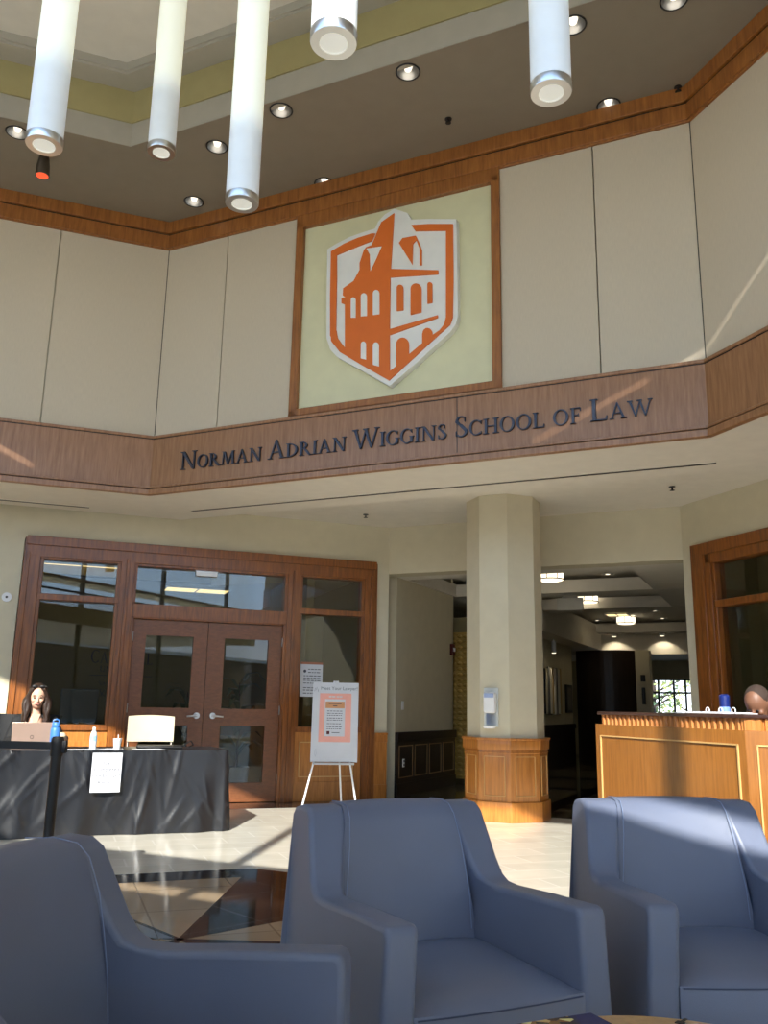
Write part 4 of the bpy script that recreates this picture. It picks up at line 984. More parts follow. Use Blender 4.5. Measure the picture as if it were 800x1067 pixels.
# ------------------------------------------------------------------ armchairs
def armchair(M, lb):
    t = thing('armchair', lb, 'armchair', M)
    Wd, D, ZA = .76, .84, .62
    prof = [(.035, .05), (.0, .30), (.0, .605), (.008, .625), (.025, .632), (.25, .624), (.45, .613), (.51, .617), (.545, .636), (.575, .682), (.615, .768), (.648, .838), (.68, .862), (.74, .866), (.80, .855), (.82, .83), (.79, .40), (.75, .05)]
    def th(y, z):                                       # thickness of the side at this point
        return .10 + .035*max(0, min(1, (y-.50)/.15))
    for s in (-1, 1):
        b = B(); n = len(prof); vs = []
        for (y, z) in prof:
            xo = Wd/2-.035*max(0, z-.55)/.3-(.008 if z > .6 else 0)
            vs.append((s*xo, y, z))
        for (y, z) in prof:
            xo = Wd/2-.035*max(0, z-.55)/.3-(.008 if z > .6 else 0); vs.append((s*(xo-th(y, z)), y, z))
        fs = [tuple(range(n)), tuple(range(2*n-1, n-1, -1))]+[(i, (i+1) % n, n+(i+1) % n, n+i) for i in range(n)]
        b.add(vs, fs); o = obj('arm', b, M_['vinyl'], t)
        md = o.modifiers.new('bevel', 'BEVEL'); md.width = .016; md.segments = 4; md.limit_method = 'ANGLE'; md.angle_limit = R(50)
        for q in o.data.polygons: q.use_smooth = True
        o.data.set_sharp_from_angle(angle=R(60))
        # seam along the inner edge of the wing and down to the seat
        b = B(); pts = []
        for (y, z) in [(.80, .868), (.72, .872), (.66, .862), (.628, .83), (.60, .75), (.585, .66), (.572, .56), (.562, .46)]:
            xo = Wd/2-.035*max(0, z-.55)/.3-.008; pts.append((s*(xo-th(.8, z)-.001), y-.0045, z+.001))
        b.tube(pts, .0014, 6); obj('seam', b, M_['thread'], o)
    # backrest panel
    xi = Wd/2-.135+.004
    nx, rows = 10, [(.555, .38), (.565, .46), (.585, .60), (.605, .72), (.632, .81), (.65, .845), (.675, .864), (.72, .872), (.78, .866), (.81, .845), (.815, .80), (.79, .45), (.75, .05), (.60, .05)]
    b = B(); vs = []; fs = []
    for (y, z) in rows:
        for i in range(nx+1):
            u = -1+2*i/nx; xx = u*(xi+.008*(1 if z < .6 else 0)-.035*max(0, z-.55)/.3)
            yy = y+(.018*(1-u*u) if (z > .42 and y < .70) else 0)
            vs.append((xx, yy, z+(.006*(1-u*u) if z > .8 else 0)))
    m = nx+1
    for j in range(len(rows)):
        for i in range(nx): fs.append((j*m+i, j*m+i+1, ((j+1) % len(rows))*m+i+1, ((j+1) % len(rows))*m+i))
    fs.append(tuple(j*m for j in range(len(rows)))[::-1]); fs.append(tuple(j*m+nx for j in range(len(rows))))
    b.add(vs, fs); obj('backrest', b, M_['vinyl'], t, smooth=True)
    # crowned seat with a boxed front
    xs = Wd/2-.10-.002; b = B(); vs = []; fs = []; NX, NY = 14, 12
    def top(u, v): 
        e = (1-abs(u)**5)*(1-abs(2*v-1)**6); return .405+.032*e+.018*v
    for j in range(NY+1):
        for i in range(NX+1):
            u = -1+2*i/NX; v = j/NY
            vs.append((u*xs, -.004+.60*v+(.010*(u*u) if v == 0 else 0), top(u, v)))
    m = NX+1
    for j in range(NY):
        for i in range(NX): fs.append((j*m+i, j*m+i+1, (j+1)*m+i+1, (j+1)*m+i))
    o_ = len(vs)
    for (yy, zz) in ((-.010, .395), (-.006, .25), (.004, .06)):
        for i in range(NX+1): u = -1+2*i/NX; vs.append((u*xs, yy+.012*u*u, zz))
    for i in range(NX): fs.append((i+1, i, o_+i, o_+i+1))
    for j in range(2):
        for i in range(NX): fs.append((o_+j*m+i+1, o_+j*m+i, o_+(j+1)*m+i, o_+(j+1)*m+i+1))
    # closed sides, back, bottom
    b0 = len(vs); vs += [(-xs, .596, .06), (xs, .596, .06)]
    fs.append(tuple([j*m for j in range(NY+1)])+(b0, o_+2*m, o_+m, o_))
    fs.append((tuple([j*m+NX for j in range(NY+1)])+(b0+1, o_+2*m+NX, o_+m+NX, o_+NX))[::-1])
    fs.append(tuple(NY*m+i for i in range(NX+1))+(b0+1, b0)); fs.append(tuple(o_+2*m+i for i in range(NX+1))[::-1]+(b0, b0+1))
    b.add(vs, fs); st = obj('seat', b, M_['vinyl'], t, smooth=True)
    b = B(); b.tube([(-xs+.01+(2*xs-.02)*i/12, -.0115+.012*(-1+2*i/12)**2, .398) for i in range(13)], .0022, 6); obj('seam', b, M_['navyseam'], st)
    for (x, y) in ((-.3, .08), (.3, .08), (-.3, .70), (.3, .70)):
        b = B(); b.cyl((x, y), .022, 0, .055, 12); obj('leg', b, M_['black'], t)
    return t
M_['navyseam'] = mat('dark_seam', (56, 66, 92), .7)  # seat seam in a darker blue than the vinyl
armchair(frame((.355, 2.61), 64.5), 'blue vinyl armchair in the middle, whole seat and both arms in view')
armchair(frame((1.18, 2.83), 85), 'blue vinyl armchair at the right, with a band of sunlight across its back')
armchair(frame((-.115, 1.935), 9), 'blue vinyl armchair at the left, seen from its side and cut by the frame')
# ------------------------------------------------------------------ round side table with magazine and dish
TC = (.64, 2.0)
t = thing('coffee_table', 'round tan wooden coffee table in front of the right armchairs', 'table', T((TC[0], TC[1], 0)))
b = B(); b.lathe([(0, .42), (.395, .42), (.41, .43), (.41, .445), (.405, .45), (0, .45)], 64); obj('table_top', b, M_['tabletop'], t, smooth=True)
b = B(); b.cyl((0, 0), .035, .02, .42, 20); obj('column_leg', b, M_['steel_dark'], t, smooth=True)
b = B(); b.lathe([(0, .0), (.24, 0), (.24, .012), (.05, .03), (0, .03)], 40); obj('base', b, M_['steel_dark'], t, smooth=True)
MGM = T((.50, 2.225, .4505)) @ Matrix.Rotation(R(24), 4, 'Z')
t = thing('magazine', 'colourful magazine with a dark blue edge lying on the round table', 'magazine', MGM)
b = B(); b.box(-.11, .11, -.14, .14, 0, .006); obj('pages', b, M_['paper'], t)
def photo_cover():
    m = bpy.data.materials.new('cover_photo'); m.use_nodes = True; n = m.node_tree.nodes; L = m.node_tree.links; p = n['Principled BSDF']; p.inputs['Roughness'].default_value = .25
    c = n.new('ShaderNodeTexCoord'); v = n.new('ShaderNodeTexVoronoi'); v.inputs['Scale'].default_value = 38; L.new(c.outputs['Object'], v.inputs['Vector'])
    r = n.new('ShaderNodeValToRGB'); r.color_ramp.interpolation = 'CONSTANT'; sp_ = n.new('ShaderNodeSeparateColor'); L.new(v.outputs['Color'], sp_.inputs[0]); L.new(sp_.outputs[0], r.inputs[0])
    cr = r.color_ramp; cr.elements[0].color = rgb(60, 40, 30); cr.elements[1].position = .8; cr.elements[1].color = rgb(236, 226, 150)
    for pos, col in ((.25, (150, 110, 60)), (.45, (212, 180, 120)), (.65, (90, 60, 40))): e = cr.elements.new(pos); e.color = rgb(*col)
    L.new(r.outputs[0], p.inputs['Base Color']); return m
b = B(); b.box(-.11, .04, -.14, .14, .006, .0068); obj('cover_photo', b, photo_cover(), t)
b = B(); b.box(.04, .11, -.14, .14, .006, .0068); obj('cover_band', b, mat('deep_blue_cover', (44, 42, 92), .25), t)
t = thing('key_ring', 'small bunch of shiny keys near the far edge of the round table', 'keys', T((.735, 2.325, .4505)))
b = B(); b.tube([(.014*math.cos(R(a)), .014*math.sin(R(a)), .002) for a in range(0, 361, 24)], .0014, 6); obj('split_ring', b, M_['chrome'], t, smooth=True)
for k, a in enumerate((-20, 10, 48)):
    b = B(); b.box(.012, .030, -.010, .010, .001+k*.002, .003+k*.002); b.box(.030, .058, -.0035, .0035, .001+k*.002, .003+k*.002); obj('key', b, M_['chrome'] if k % 2 else M_['black'], t, Matrix.Rotation(R(a), 4, 'Z'))

# ------------------------------------------------------------------ registration table
TFm = frame((-1.50, 8.84), 67.5)                        # front right corner; x runs right, so the table is at s<0
TL_, TD, TZ = 2.44, .76, .75
t = thing('folding_table', 'long folding table hidden under the black satin cloth', 'table', TFm)
b = B(); b.box(-TL_+.02, -.02, .02, TD-.02, TZ-.04, TZ-.006); obj('table_top', b, M_['white'], t)
for (x, y) in ((-TL_+.2, .12), (-TL_+.2, TD-.12), (-.2, .12), (-.2, TD-.12)):
    b = B(); b.cyl((x, y), .015, 0, TZ-.04, 10); obj('leg', b, M_['steel_dark'], t)
def cloth():
    random.seed(11)
    per = []; nL, nD = 150, 46
    P = [(-TL_, 0), (0, 0), (0, TD), (-TL_, TD)]
    for k, nn in ((0, nL), (1, nD), (2, nL), (3, nD)):
        a, c = P[k], P[(k+1) % 4]
        for i in range(nn): f = i/nn; per.append((a[0]+(c[0]-a[0])*f, a[1]+(c[1]-a[1])*f, k))
    n = len(per); rows = 26; vs = []; fs = []
    nrm = [(0, -1), (1, 0), (0, 1), (-1, 0)]
    ph = [random.uniform(0, 6.28) for _ in range(12)]
    creases = [(random.uniform(0, 6.4), random.uniform(0, .7), random.uniform(-1.0, 1.0), random.uniform(.15, .5), random.uniform(.005, .012)) for _ in range(150)]
    for j in range(rows+1):
        h = j/rows
        for i, (x, y, k) in enumerate(per):
            L_ = i/n*6.4
            d = .004+.03*h
            d += h*(.022*math.sin(L_*5.2+ph[0]+.9*h)+.016*math.sin(L_*11.3+ph[1]-1.5*h)+.008*math.sin(L_*23+ph[2]+2*h))
            for (c0, z0, sl, ln, am) in creases:
                dz = h*TZ-z0
                if abs(dz) < ln:
                    q = (L_-c0-sl*dz)/.022
                    if abs(q) < 3: d += am*math.exp(-q*q)*(1-abs(dz)/ln)
            nx, ny = nrm[k]
            # round the corners
            e = min(abs(x), abs(x+TL_)) if k in (0, 2) else min(abs(y), abs(y-TD))
            fl = .05*h*max(0, 1-e/.1)
            vs.append((x+nx*(d+fl), y+ny*(d+fl), TZ*(1-h)+.004+(0 if h < 1 else 0)))
        
    for j in range(rows):
        for i in range(n): k = (i+1) % n; fs.append((j*n+i, (j+1)*n+i, (j+1)*n+k, j*n+k))
    fs.append(tuple(range(n)))
    b = B(); b.add(vs, fs); return b
o = obj('tablecloth', cloth(), M_['cloth'], None, TFm, smooth=True); setp(o, 'wrinkled black satin cloth draped over the long table at the left', 'tablecloth')
o.data.set_sharp_from_angle(angle=R(80))
ZT = TZ+.006
def tp(x, y, dep):                                      # spot on the table seen at a pixel, at a depth behind the front edge
    s, z = wall_hit(TFm, x, y, dep); return s
# paper sign hanging on the front
s0, zt_ = wall_hit(TFm, 97, 782, -.06); s1, zb_ = wall_hit(TFm, 125, 817, -.06)
t = thing('table_sign', 'white printed paper taped to the front of the black tablecloth', 'sign', TFm @ T(((s0+s1)/2, -.075, 0)))
w_ = (s1-s0)/2; zt_ = .735; hh = w_*2*1.32
b = B(); b.box(-w_, w_, 0, .002, zt_-hh, zt_); obj('sheet', b, M_['paper'], t)
text_mesh('printed_text', 'Cal\nCompleted\nCredit Card\nReturn', .050, M_['ink'], t, T((0, -.001, zt_-.105)) @ XZ, space=1.15)
# laptop
s = tp(33, 770, .42)
t = thing('laptop', 'open rose gold laptop in front of the seated woman', 'laptop', TFm @ T((s, .42, ZT)) @ Matrix.Rotation(R(-4), 4, 'Z'))
b = B(); b.box(-.18, .18, 0, .24, 0, .014); obj('keyboard_base', b, M_['rose'], t, bevel=.004)
b = B(); b.box(-.18, .18, -.004, .004, 0, .235); o = obj('screen_lid', b, M_['rose'], t, T((0, -.002, .012)) @ Matrix.Rotation(R(14), 4, 'X'), bevel=.003)
b = B(); b.lathe([(.014, 0), (.018, 0), (.018, .001), (.014, .001)], 20); obj('round_emblem', b, M_['steel_dark'], o, T((0, -.0045, .095)) @ Matrix.Rotation(R(90), 4, 'X'))
b = B(); b.box(.09, .15, -.0055, -.004, .012, .03); obj('sticker', b, M_['white'], o)
b = B(); b.box(.055, .085, -.0055, -.004, .014, .028); obj('sticker', b, mat('teal_sticker', (60, 100, 120), .5), o)
# blue bottle
s = tp(57, 770, .30)
t = thing('water_flask', 'blue insulated water bottle standing right of the laptop', 'bottle', TFm @ T((s, .30, ZT)))
b = B(); b.lathe([(0, 0), (.042, 0), (.045, .01), (.045, .17), (.040, .19), (.032, .20), (0, .20)], 24); obj('body', b, M_['bluebottle'], t, smooth=True)
b = B(); b.lathe([(.034, .20), (.036, .205), (.036, .235), (.028, .245), (0, .245)], 24); obj('cap', b, M_['bluebottle'], t, smooth=True)
b = B(); b.tube([(-.026, 0, .235), (-.026, 0, .262), (0, 0, .272), (.026, 0, .262), (.026, 0, .235)], .007, 8); obj('carry_loop', b, M_['bluebottle'], t, smooth=True)
# clear bottle
s = tp(97, 774, .16)
t = thing('plastic_water_bottle', 'clear plastic water bottle with a pale blue label on the black table', 'bottle', TFm @ T((s, .16, ZT)))
cl = mat('clear_plastic', (205, 215, 222), .12, spec=.9)
b = B(); b.lathe([(0, 0), (.030, 0), (.033, .008), (.031, .03), (.033, .05), (.033, .125), (.026, .155), (.013, .18), (.013, .19), (0, .19)], 24); obj('body', b, cl, t, smooth=True)
b = B(); b.lathe([(.0338, .075), (.0338, .125)], 24); obj('label', b, mat('bottle_label', (150, 190, 226), .5), t, smooth=True)
b = B(); b.cyl((0, 0), .0145, .185, .205, 16); obj('cap', b, M_['white'], t)
# paper cup
s = tp(122, 776, .12)
t = thing('paper_cup', 'white paper cup beside the clear water bottle', 'cup', TFm @ T((s, .12, ZT)))
b = B(); b.lathe([(0, 0), (.030, 0), (.042, .10), (.044, .102), (.040, .102), (.028, .004), (0, .004)], 28); obj('body', b, M_['white'], t, smooth=True)
b = B(); b.box(-.004, .004, -.045, -.043, .09, .14); obj('tea_tag', b, M_['paper'], t)
# papers
for (px, dep, w, d, rz, lb) in ((82, .10, .30, .20, 3, 'white paper lying on the table beside the blue bottle'), (112, .22, .30, .22, -4, 'white paper lying under the paper cup'), (155, .12, .28, .20, 6, 'white paper lying in front of the black folder')):
    s = tp(px, 778, dep); t = None
    b = B(); b.box(-w/2, w/2, -d/2, d/2, 0, .0015); o = obj('paper_sheet', b, M_['paper'], None, TFm @ T((s, dep+.03, ZT-.001)) @ Matrix.Rotation(R(rz), 4, 'Z')); setp(o, lb, 'paper', 'papers on the black table')
s = tp(166, 774, .40)
t = thing('black_folder', 'flat black folder with a cable lying near the right end of the table', 'folder', TFm @ T((s, .40, ZT)) @ Matrix.Rotation(R(-6), 4, 'Z'))
b = B(); b.box(-.22, .22, -.13, .13, 0, .028); obj('case', b, M_['black'], t, bevel=.01)
b = B(); b.tube([(.22, 0, .02), (.27, -.03, .05), (.31, 0, .07), (.34, .04, .03), (.30, .08, .01)], .006, 8); obj('strap', b, M_['blackplastic'], t, smooth=True)
# folding chairs behind
def folding_chair(M, lb, m):
    t = thing('folding_chair', lb, 'chair', M)
    b = B(); n = 10; vs = []; fs = []
    for j in range(2):
        for k in range(2):
            for i in range(n+1):
                u = -1+2*i/n; vs.append((u*.25, .02+.03*(1-u*u)+j*.012, .78+k*.27+(.012*(1-u*u) if k else 0)))
    N = n+1
    for i in range(n):
        fs += [(i, i+1, N+i+1, N+i), (2*N+i+1, 2*N+i, 3*N+i, 3*N+i+1), (N+i, N+i+1, 3*N+i+1, 3*N+i), (i+1, i, 2*N+i, 2*N+i+1)]
    fs += [(0, N, 3*N, 2*N), (n, 2*N+n, 3*N+n, N+n)]
    b.add(vs, fs); obj('backrest', b, m, t, smooth=True)
    b = B(); b.box(-.2, .2, -.42, -.02, .43, .455); obj('seat', b, m, t, bevel=.01)
    for s in (-1, 1):
        b = B(); b.tube([(s*.22, -.40, 0), (s*.22, -.1, .42), (s*.235, .045, .70), (s*.24, .05, .98)], .012, 8); obj('leg', b, M_['steel_dark'], t, smooth=True)
        b = B(); b.tube([(s*.2, .08, 0), (s*.2, -.12, .30), (s*.2, -.3, .44)], .011, 8); obj('leg', b, M_['steel_dark'], t, smooth=True)
    return t
s, _ = wall_hit(TFm, 160, 765, 1.10); folding_chair(TFm @ T((s, 1.30, 0)), 'empty tan folding chair behind the right part of the table', M_['tanplastic'])
s, _ = wall_hit(TFm, -8, 760, 1.25); folding_chair(TFm @ T((s, 1.20, .0)), 'dark folding chair behind the table at the left edge', M_['black'])

# ------------------------------------------------------------------ people
def finger_hand(b, wrist, dirv, palmn, s=1, curl=.5, side=1):
    w = Vector(wrist); d = Vector(dirv).normalized(); n_ = Vector(palmn).normalized(); r = d.cross(n_).normalized()*side
    pc = w+d*.045*s
    b.ell(pc, (.036*s, .036*s, .036*s), 10, 8); b.cap(w, pc+d*.025*s, .026*s, .034*s, 10)
    for k, (off, ln) in enumerate(((-.027, .066), (-.009, .076), (.009, .070), (.026, .054))):
        a = pc+r*off*s+d*.030*s; m = a+d*ln*.5*s+n_*ln*.12*curl*s; e = m+(d*(1-curl)+n_*curl).normalized()*ln*.5*s
        b.cap(a, m, .0092*s, .0085*s, 8); b.cap(m, e, .0085*s, .0072*s, 8)
    a = w+d*.02*s-r*.028*s; m = a-r*.022*s+d*.03*s+n_*.012*s; e = m+d*.028*s+n_*.016*s; b.cap(a, m, .012*s, .010*s, 8); b.cap(m, e, .010*s, .0085*s, 8)
def remesh(o, v, it=3):
    m = o.modifiers.new('remesh', 'REMESH'); m.mode = 'VOXEL'; m.voxel_size = v; m.use_smooth_shade = True
    m = o.modifiers.new('smooth', 'SMOOTH'); m.factor = .5; m.iterations = it
def head(b, c, rot, s=1):
    f = lambda v: Vector(c)+rot @ (Vector(v)*s)
    b.ell(f((0, .012, .02)), (.076*s, .094*s, .096*s), 20, 14, rot); b.ell(f((0, -.022, -.045)), (.056*s, .062*s, .068*s), 16, 12, rot); b.ell(f((0, -.045, -.085)), (.026*s, .026*s, .02*s), 12, 8, rot)
    b.cap(f((0, -.082, .005)), f((0, -.100, -.026)), .009*s, .014*s, 10)
    b.ell(f((0, -.080, -.055)), (.026*s, .012*s, .012*s), 12, 8, rot)
    for q in (-1, 1): b.ell(f((q*.076, .015, -.005)), (.010*s, .022*s, .032*s), 10, 8, rot); b.ell(f((q*.038, -.060, -.02)), (.024*s, .022*s, .02*s), 10, 8, rot)
    return f
# seated woman
sW, zW = wall_hit(TFm, 38.5, 733, 1.02)
WM = TFm @ T((sW, 1.12, 0))
t = thing('person', 'person with long brown hair and black jacket seated behind the laptop', 'person', WM)
hr = Matrix.Rotation(R(10), 3, 'X'); hc = (0, -.12, 1.235)
b = B(); f = head(b, hc, hr, 1.02)
b.cap((0, -.06, 1.04), (0, -.085, 1.16), .052, .047)
b.ell((0, -.02, .92), (.15, .095, .15)); b.ell((0, .03, .66), (.14, .105, .2)); b.ell((0, .08, .50), (.17, .14, .1))
b.cap((-.13, -.02, 1.0), (.13, -.02, 1.0), .055, .055)
b.ell((0, -.085, .985), (.07, .045, .10))
arms = [((-.165, -.02, .99), (-.235, -.10, .78), (-.16, -.36, .815)), ((.165, -.02, .99), (.26, -.12, .80), (.29, -.36, .83))]
for (a, e, w) in arms: b.cap(a, e, .05, .04); b.cap(e, w, .04, .027)
finger_hand(b, arms[0][2], (.35, -1, -.05), (0, -.2, -1), 1, .3, 1)
finger_hand(b, arms[1][2], (-.25, -1, .1), (-.9, -.1, .1), 1, .7, -1)
for q in (-1, 1): b.cap((q*.09, .05, .50), (q*.11, -.38, .50), .085, .06); b.cap((q*.11, -.38, .50), (q*.11, -.36, .10), .058, .04); b.cap((q*.11, -.36, .07), (q*.11, -.50, .035), .04, .032)
o = obj('body', b, M_['skin'], t); remesh(o, .007)
b = B()
b.ell((0, -.012, .90), (.165, .112, .165)); b.ell((0, .03, .68), (.155, .125, .2)); b.cap((-.135, -.015, .985), (-.07, -.02, 1.025), .07, .055); b.cap((.135, -.015, .985), (.07, -.02, 1.025), .07, .055); b.cap((-.13, .0, .99), (.13, .0, .99), .068, .068)
for (a, e, w) in arms: a_ = Vector(a); b.cap(a, e, .062, .054); b.cap(e, Vector(e)+(Vector(w)-Vector(e))*.9, .054, .040)
o = obj('jacket', b, M_['jacket'], t); remesh(o, .009)
b = B(); 
b.prism([(-.045, 1.065), (.045, 1.065), (.0, .90)], -.130, -.124, 'y'); obj('neckline', b, M_['skin'], t)
b = B(); b.ell((0, .08, .52), (.18, .15, .11))
for q in (-1, 1): b.cap((q*.09, .05, .50), (q*.11, -.38, .50), .095, .07); b.cap((q*.11, -.38, .50), (q*.11, -.36, .12), .068, .052)
o = obj('trousers', b, M_['black'], t); remesh(o, .012)
b = B()
for q in (-1, 1): b.cap((q*.11, -.34, .05), (q*.11, -.50, .04), .045, .04)
o = obj('shoes', b, M_['black'], t); remesh(o, .01)
b = B(); b.ell(f((0, .035, .045)), (.088, .096, .092), 20, 14, hr)
for q in (-1, 1):
    for (dx, dy, ln, ph) in ((.0, -.01, .27, 0), (.012, .02, .30, 1), (-.004, .04, .31, 2), (.016, -.005, .24, 3), (.022, .012, .26, 4)):
        pts = []; 
        for k in range(9):
            u = k/8; pts.append(f((q*(.046+.044*min(1, u*3)+dx*u*1.6+.012*math.sin(u*9+ph)), -.035+dy+.03*min(1, u*3)-.07*u*u, .095-.02*u-(ln+.06)*u)))
        b.tube(pts, [.020, .020, .022, .026, .027, .026, .023, .017, .008], 10)
b.ell(f((0, .07, -.05)), (.075, .05, .12), 14, 10, hr)
o = obj('hair', b, M_['hair'], t); remesh(o, .0065, 1)
for q in (-1, 1):
    b = B(); b.ell(f((q*.031, -.079, .005)), (.014, .007, .0045), 12, 8, hr); obj('eye', b, M_['hair2'], t, smooth=True)
    b = B(); b.tube([f((q*.014, -.088, .024)), f((q*.032, -.086, .030)), f((q*.050, -.074, .022))], .0032, 6); obj('eyebrow', b, M_['hair'], t)
b = B(); b.tube([f((-.024, -.086, -.055)), f((0, -.0935, -.058)), f((.024, -.086, -.055))], [.002, .005, .002], 8); obj('mouth', b, M_['lip'], t, smooth=True)
b = B()
for q in (-1, 1): b.ell(f((q*.036, -.055, .112)), (.030, .010, .017), 16, 8, hr)
b.tube([f((-.07, -.04, .112)), f((-.085, .03, .08))], .004, 6); b.tube([f((.07, -.04, .112)), f((.085, .03, .08))], .004, 6); b.tube([f((-.01, -.062, .115)), f((.01, -.062, .115))], .004, 6)
o = obj('sunglasses', b, M_['blackplastic'], None, None, smooth=True); o.matrix_world = WM; setp(o, 'black sunglasses pushed up on the hair of the seated woman', 'sunglasses')
# the seat under her and the snack in her hand
folding_chair(WM @ T((0, .27, 0)), 'folding chair under the seated person with long hair', M_['black'])
b = B(); b.ell((.245, -.46, .86), (.05, .035, .028), 16, 10); b.ell((.245, -.46, .875), (.045, .03, .02), 12, 8)
o = obj('wrapped_snack', b, mat('snack_wrap', (214, 196, 168), .7), None, None, smooth=True); o.matrix_world = WM; setp(o, 'small beige wrapped snack held in the hand beside the blue bottle', 'food')

# ------------------------------------------------------------------ retractable belt barrier
PB = Vector((-2.16, 6.0, 0)); PB2 = Vector((-4.35, 6.25, 0))
def stanchion(P, lb):
    t = thing('stanchion', lb, 'barrier post', T(P), 'belt barrier posts')
    b = B(); b.lathe([(0, 0), (.17, 0), (.17, .012), (.06, .03), (0, .03)], 32); obj('base', b, M_['black'], t, smooth=True)
    b = B(); b.cyl((0, 0), .034, .03, .86, 24); obj('pole', b, M_['black'], t, smooth=True)
    b = B(); b.cyl((0, 0), .042, .84, .955, 24); b.cyl((0, 0), .036, .955, .965, 24); obj('cassette', b, M_['blackplastic'], t, smooth=True)
    b = B(); b.box(.035, .065, -.02, .02, .86, .94); obj('belt_clip', b, M_['blackplastic'], t, bevel=.004)
    return t
stanchion(PB, 'black belt barrier post in front of the black tablecloth'); 
t2 = stanchion(PB2, 'black belt barrier post beyond the left edge holding the other end of the belt')
d = (PB-PB2); az = math.degrees(math.atan2(d.x, d.y)); L_ = d.length
b = B(); b.box(.045, L_-.04, -.0015, .0015, .88, .93); o = obj('barrier_belt', b, M_['black'], None, frame(PB2, az)); setp(o, 'black webbing belt stretched from the barrier post to the left edge', 'belt')

# ------------------------------------------------------------------ easel with a poster board
EP = LW @ Vector((0, 0, 0)); 
EM = frame(atd(350, 740, 10.55), 88)
EM = EM @ T((0, 0, -EM.translation.z)) if 0 else Matrix(EM)
EM[2][3] = 0
t = thing('easel', 'white three-legged easel holding the poster board', 'easel', EM)
sl, zl_ = wall_hit(EM, 323, 793, -.10); sr, zr_ = wall_hit(EM, 372, 795, -.10); st0, zt0 = wall_hit(EM, 329, 711, .06); st1, zt1 = wall_hit(EM, 377, 710, .06)
cx = (sl+sr)/2; zb = (zl_+zr_)/2
for q, fx_ in ((-1, -.36), (1, .29)):
    b = B(); b.tube([(cx+q*.02, .08, zt0+.02), (cx+fx_, -.20, .0)], .011, 8); obj('leg', b, M_['white'], t, smooth=True)
b = B(); b.tube([(cx+.0, .09, zt0+.02), (cx+.10, .42, .0)], .011, 8); obj('leg', b, M_['white'], t, smooth=True)
b = B(); b.box(cx-.24, cx+.24, -.135, -.07, zb-.03, zb-.008); obj('ledge', b, M_['chrome'], t)
wB, hB = .30, (zt0-zb)/math.cos(R(11)); 
tilt = math.atan2(.16, zt0-zb)
BM = EM @ T((cx, -.105, zb)) @ Matrix.Rotation(-tilt, 4, 'X')
wB = (sr-sl)/2; hB = (zt0-zb)/math.cos(tilt)
t = thing('poster_board', 'white poster board with a handwritten heading and a pink framed notice on the easel', 'poster', BM)
b = B(); b.box(-wB, wB, 0, .012, 0, hB); obj('board', b, M_['paper'], t)
pw, p0, p1 = wB*.69, hB*.245, hB*.86
b = B(); b.box(-pw, pw, -.002, 0, p0, p1); obj('pink_card', b, M_['pink'], t)
b = B(); b.box(-pw*.66, pw*.62, -.0035, -.002, p0+.07*hB, p1-.075*hB); obj('notice_sheet', b, M_['paper'], t)
b = B(); b.box(-pw*.62, pw*.58, -.0045, -.0035, p1-.19*hB, p1-.105*hB); obj('orange_band', b, mat('orange_band', (206, 150, 104), .7), t)
b = B(); b.box(-pw*.42, pw*.38, -.0052, -.0045, p1-.135*hB, p1-.125*hB); b.box(-pw*.15, pw*.12, -.0052, -.0045, p1-.165*hB, p1-.155*hB)
random.seed(5)
for zz in (.23, .26, .285, .32, .345, .39, .43, .455):
    x = -pw*.5
    while x < pw*.4: w = random.uniform(.01, .035); b.box(x, min(x+w, pw*.45), -.0045, -.0035, p1-zz*hB, p1-zz*hB+.007); x += w+.008
obj('printed_lines', b, M_['ink'], t)
b = B(); b.box(-pw*.5, -pw*.32, -.0045, -.0035, p0+.095*hB, p0+.135*hB); obj('square_logo', b, mat('maroon_square', (90, 34, 36), .7), t)
b = B(); b.box(-pw*.18, pw*.3, -.0045, -.0035, p0+.112*hB, p0+.12*hB); obj('printed_lines', b, M_['ink'], t)
text_mesh('heading_text', 'Meet Your Lawyer!', .056, mat('marker_ink', (96, 110, 120), .8), t, T((.04, -.001, hB*.905)) @ XZ, ext=.0005)
b = B(); 
for q in ((0, 0), (.02, .012), (.04, -.006)): b.tube([(-wB*.93+q[0], -.001, hB*.885+q[1]), (-wB*.93+q[0]+.008, -.001, hB*.925+q[1])], .0022, 5)
obj('small_doodle', b, mat('doodle_ink', (110, 124, 134), .8), t)
b = B()
for a_, c_ in ((-.42, -.26), (-.23, -.02), (.06, .2), (.23, .42)): b.box(pw*a_, pw*c_, -.003, -.002, p1-.05*hB, p1-.035*hB)
obj('card_heading', b, M_['paper'], t)
b = B(); b.tube([(-wB*.8, -.001, hB*.07), (-wB*.84, -.001, hB*.12), (-wB*.78, -.001, hB*.16), (-wB*.75, -.001, hB*.1), (-wB*.8, -.001, hB*.06)], .002, 5); obj('small_doodle', b, mat('faint_ink', (180, 186, 196), .8), t)

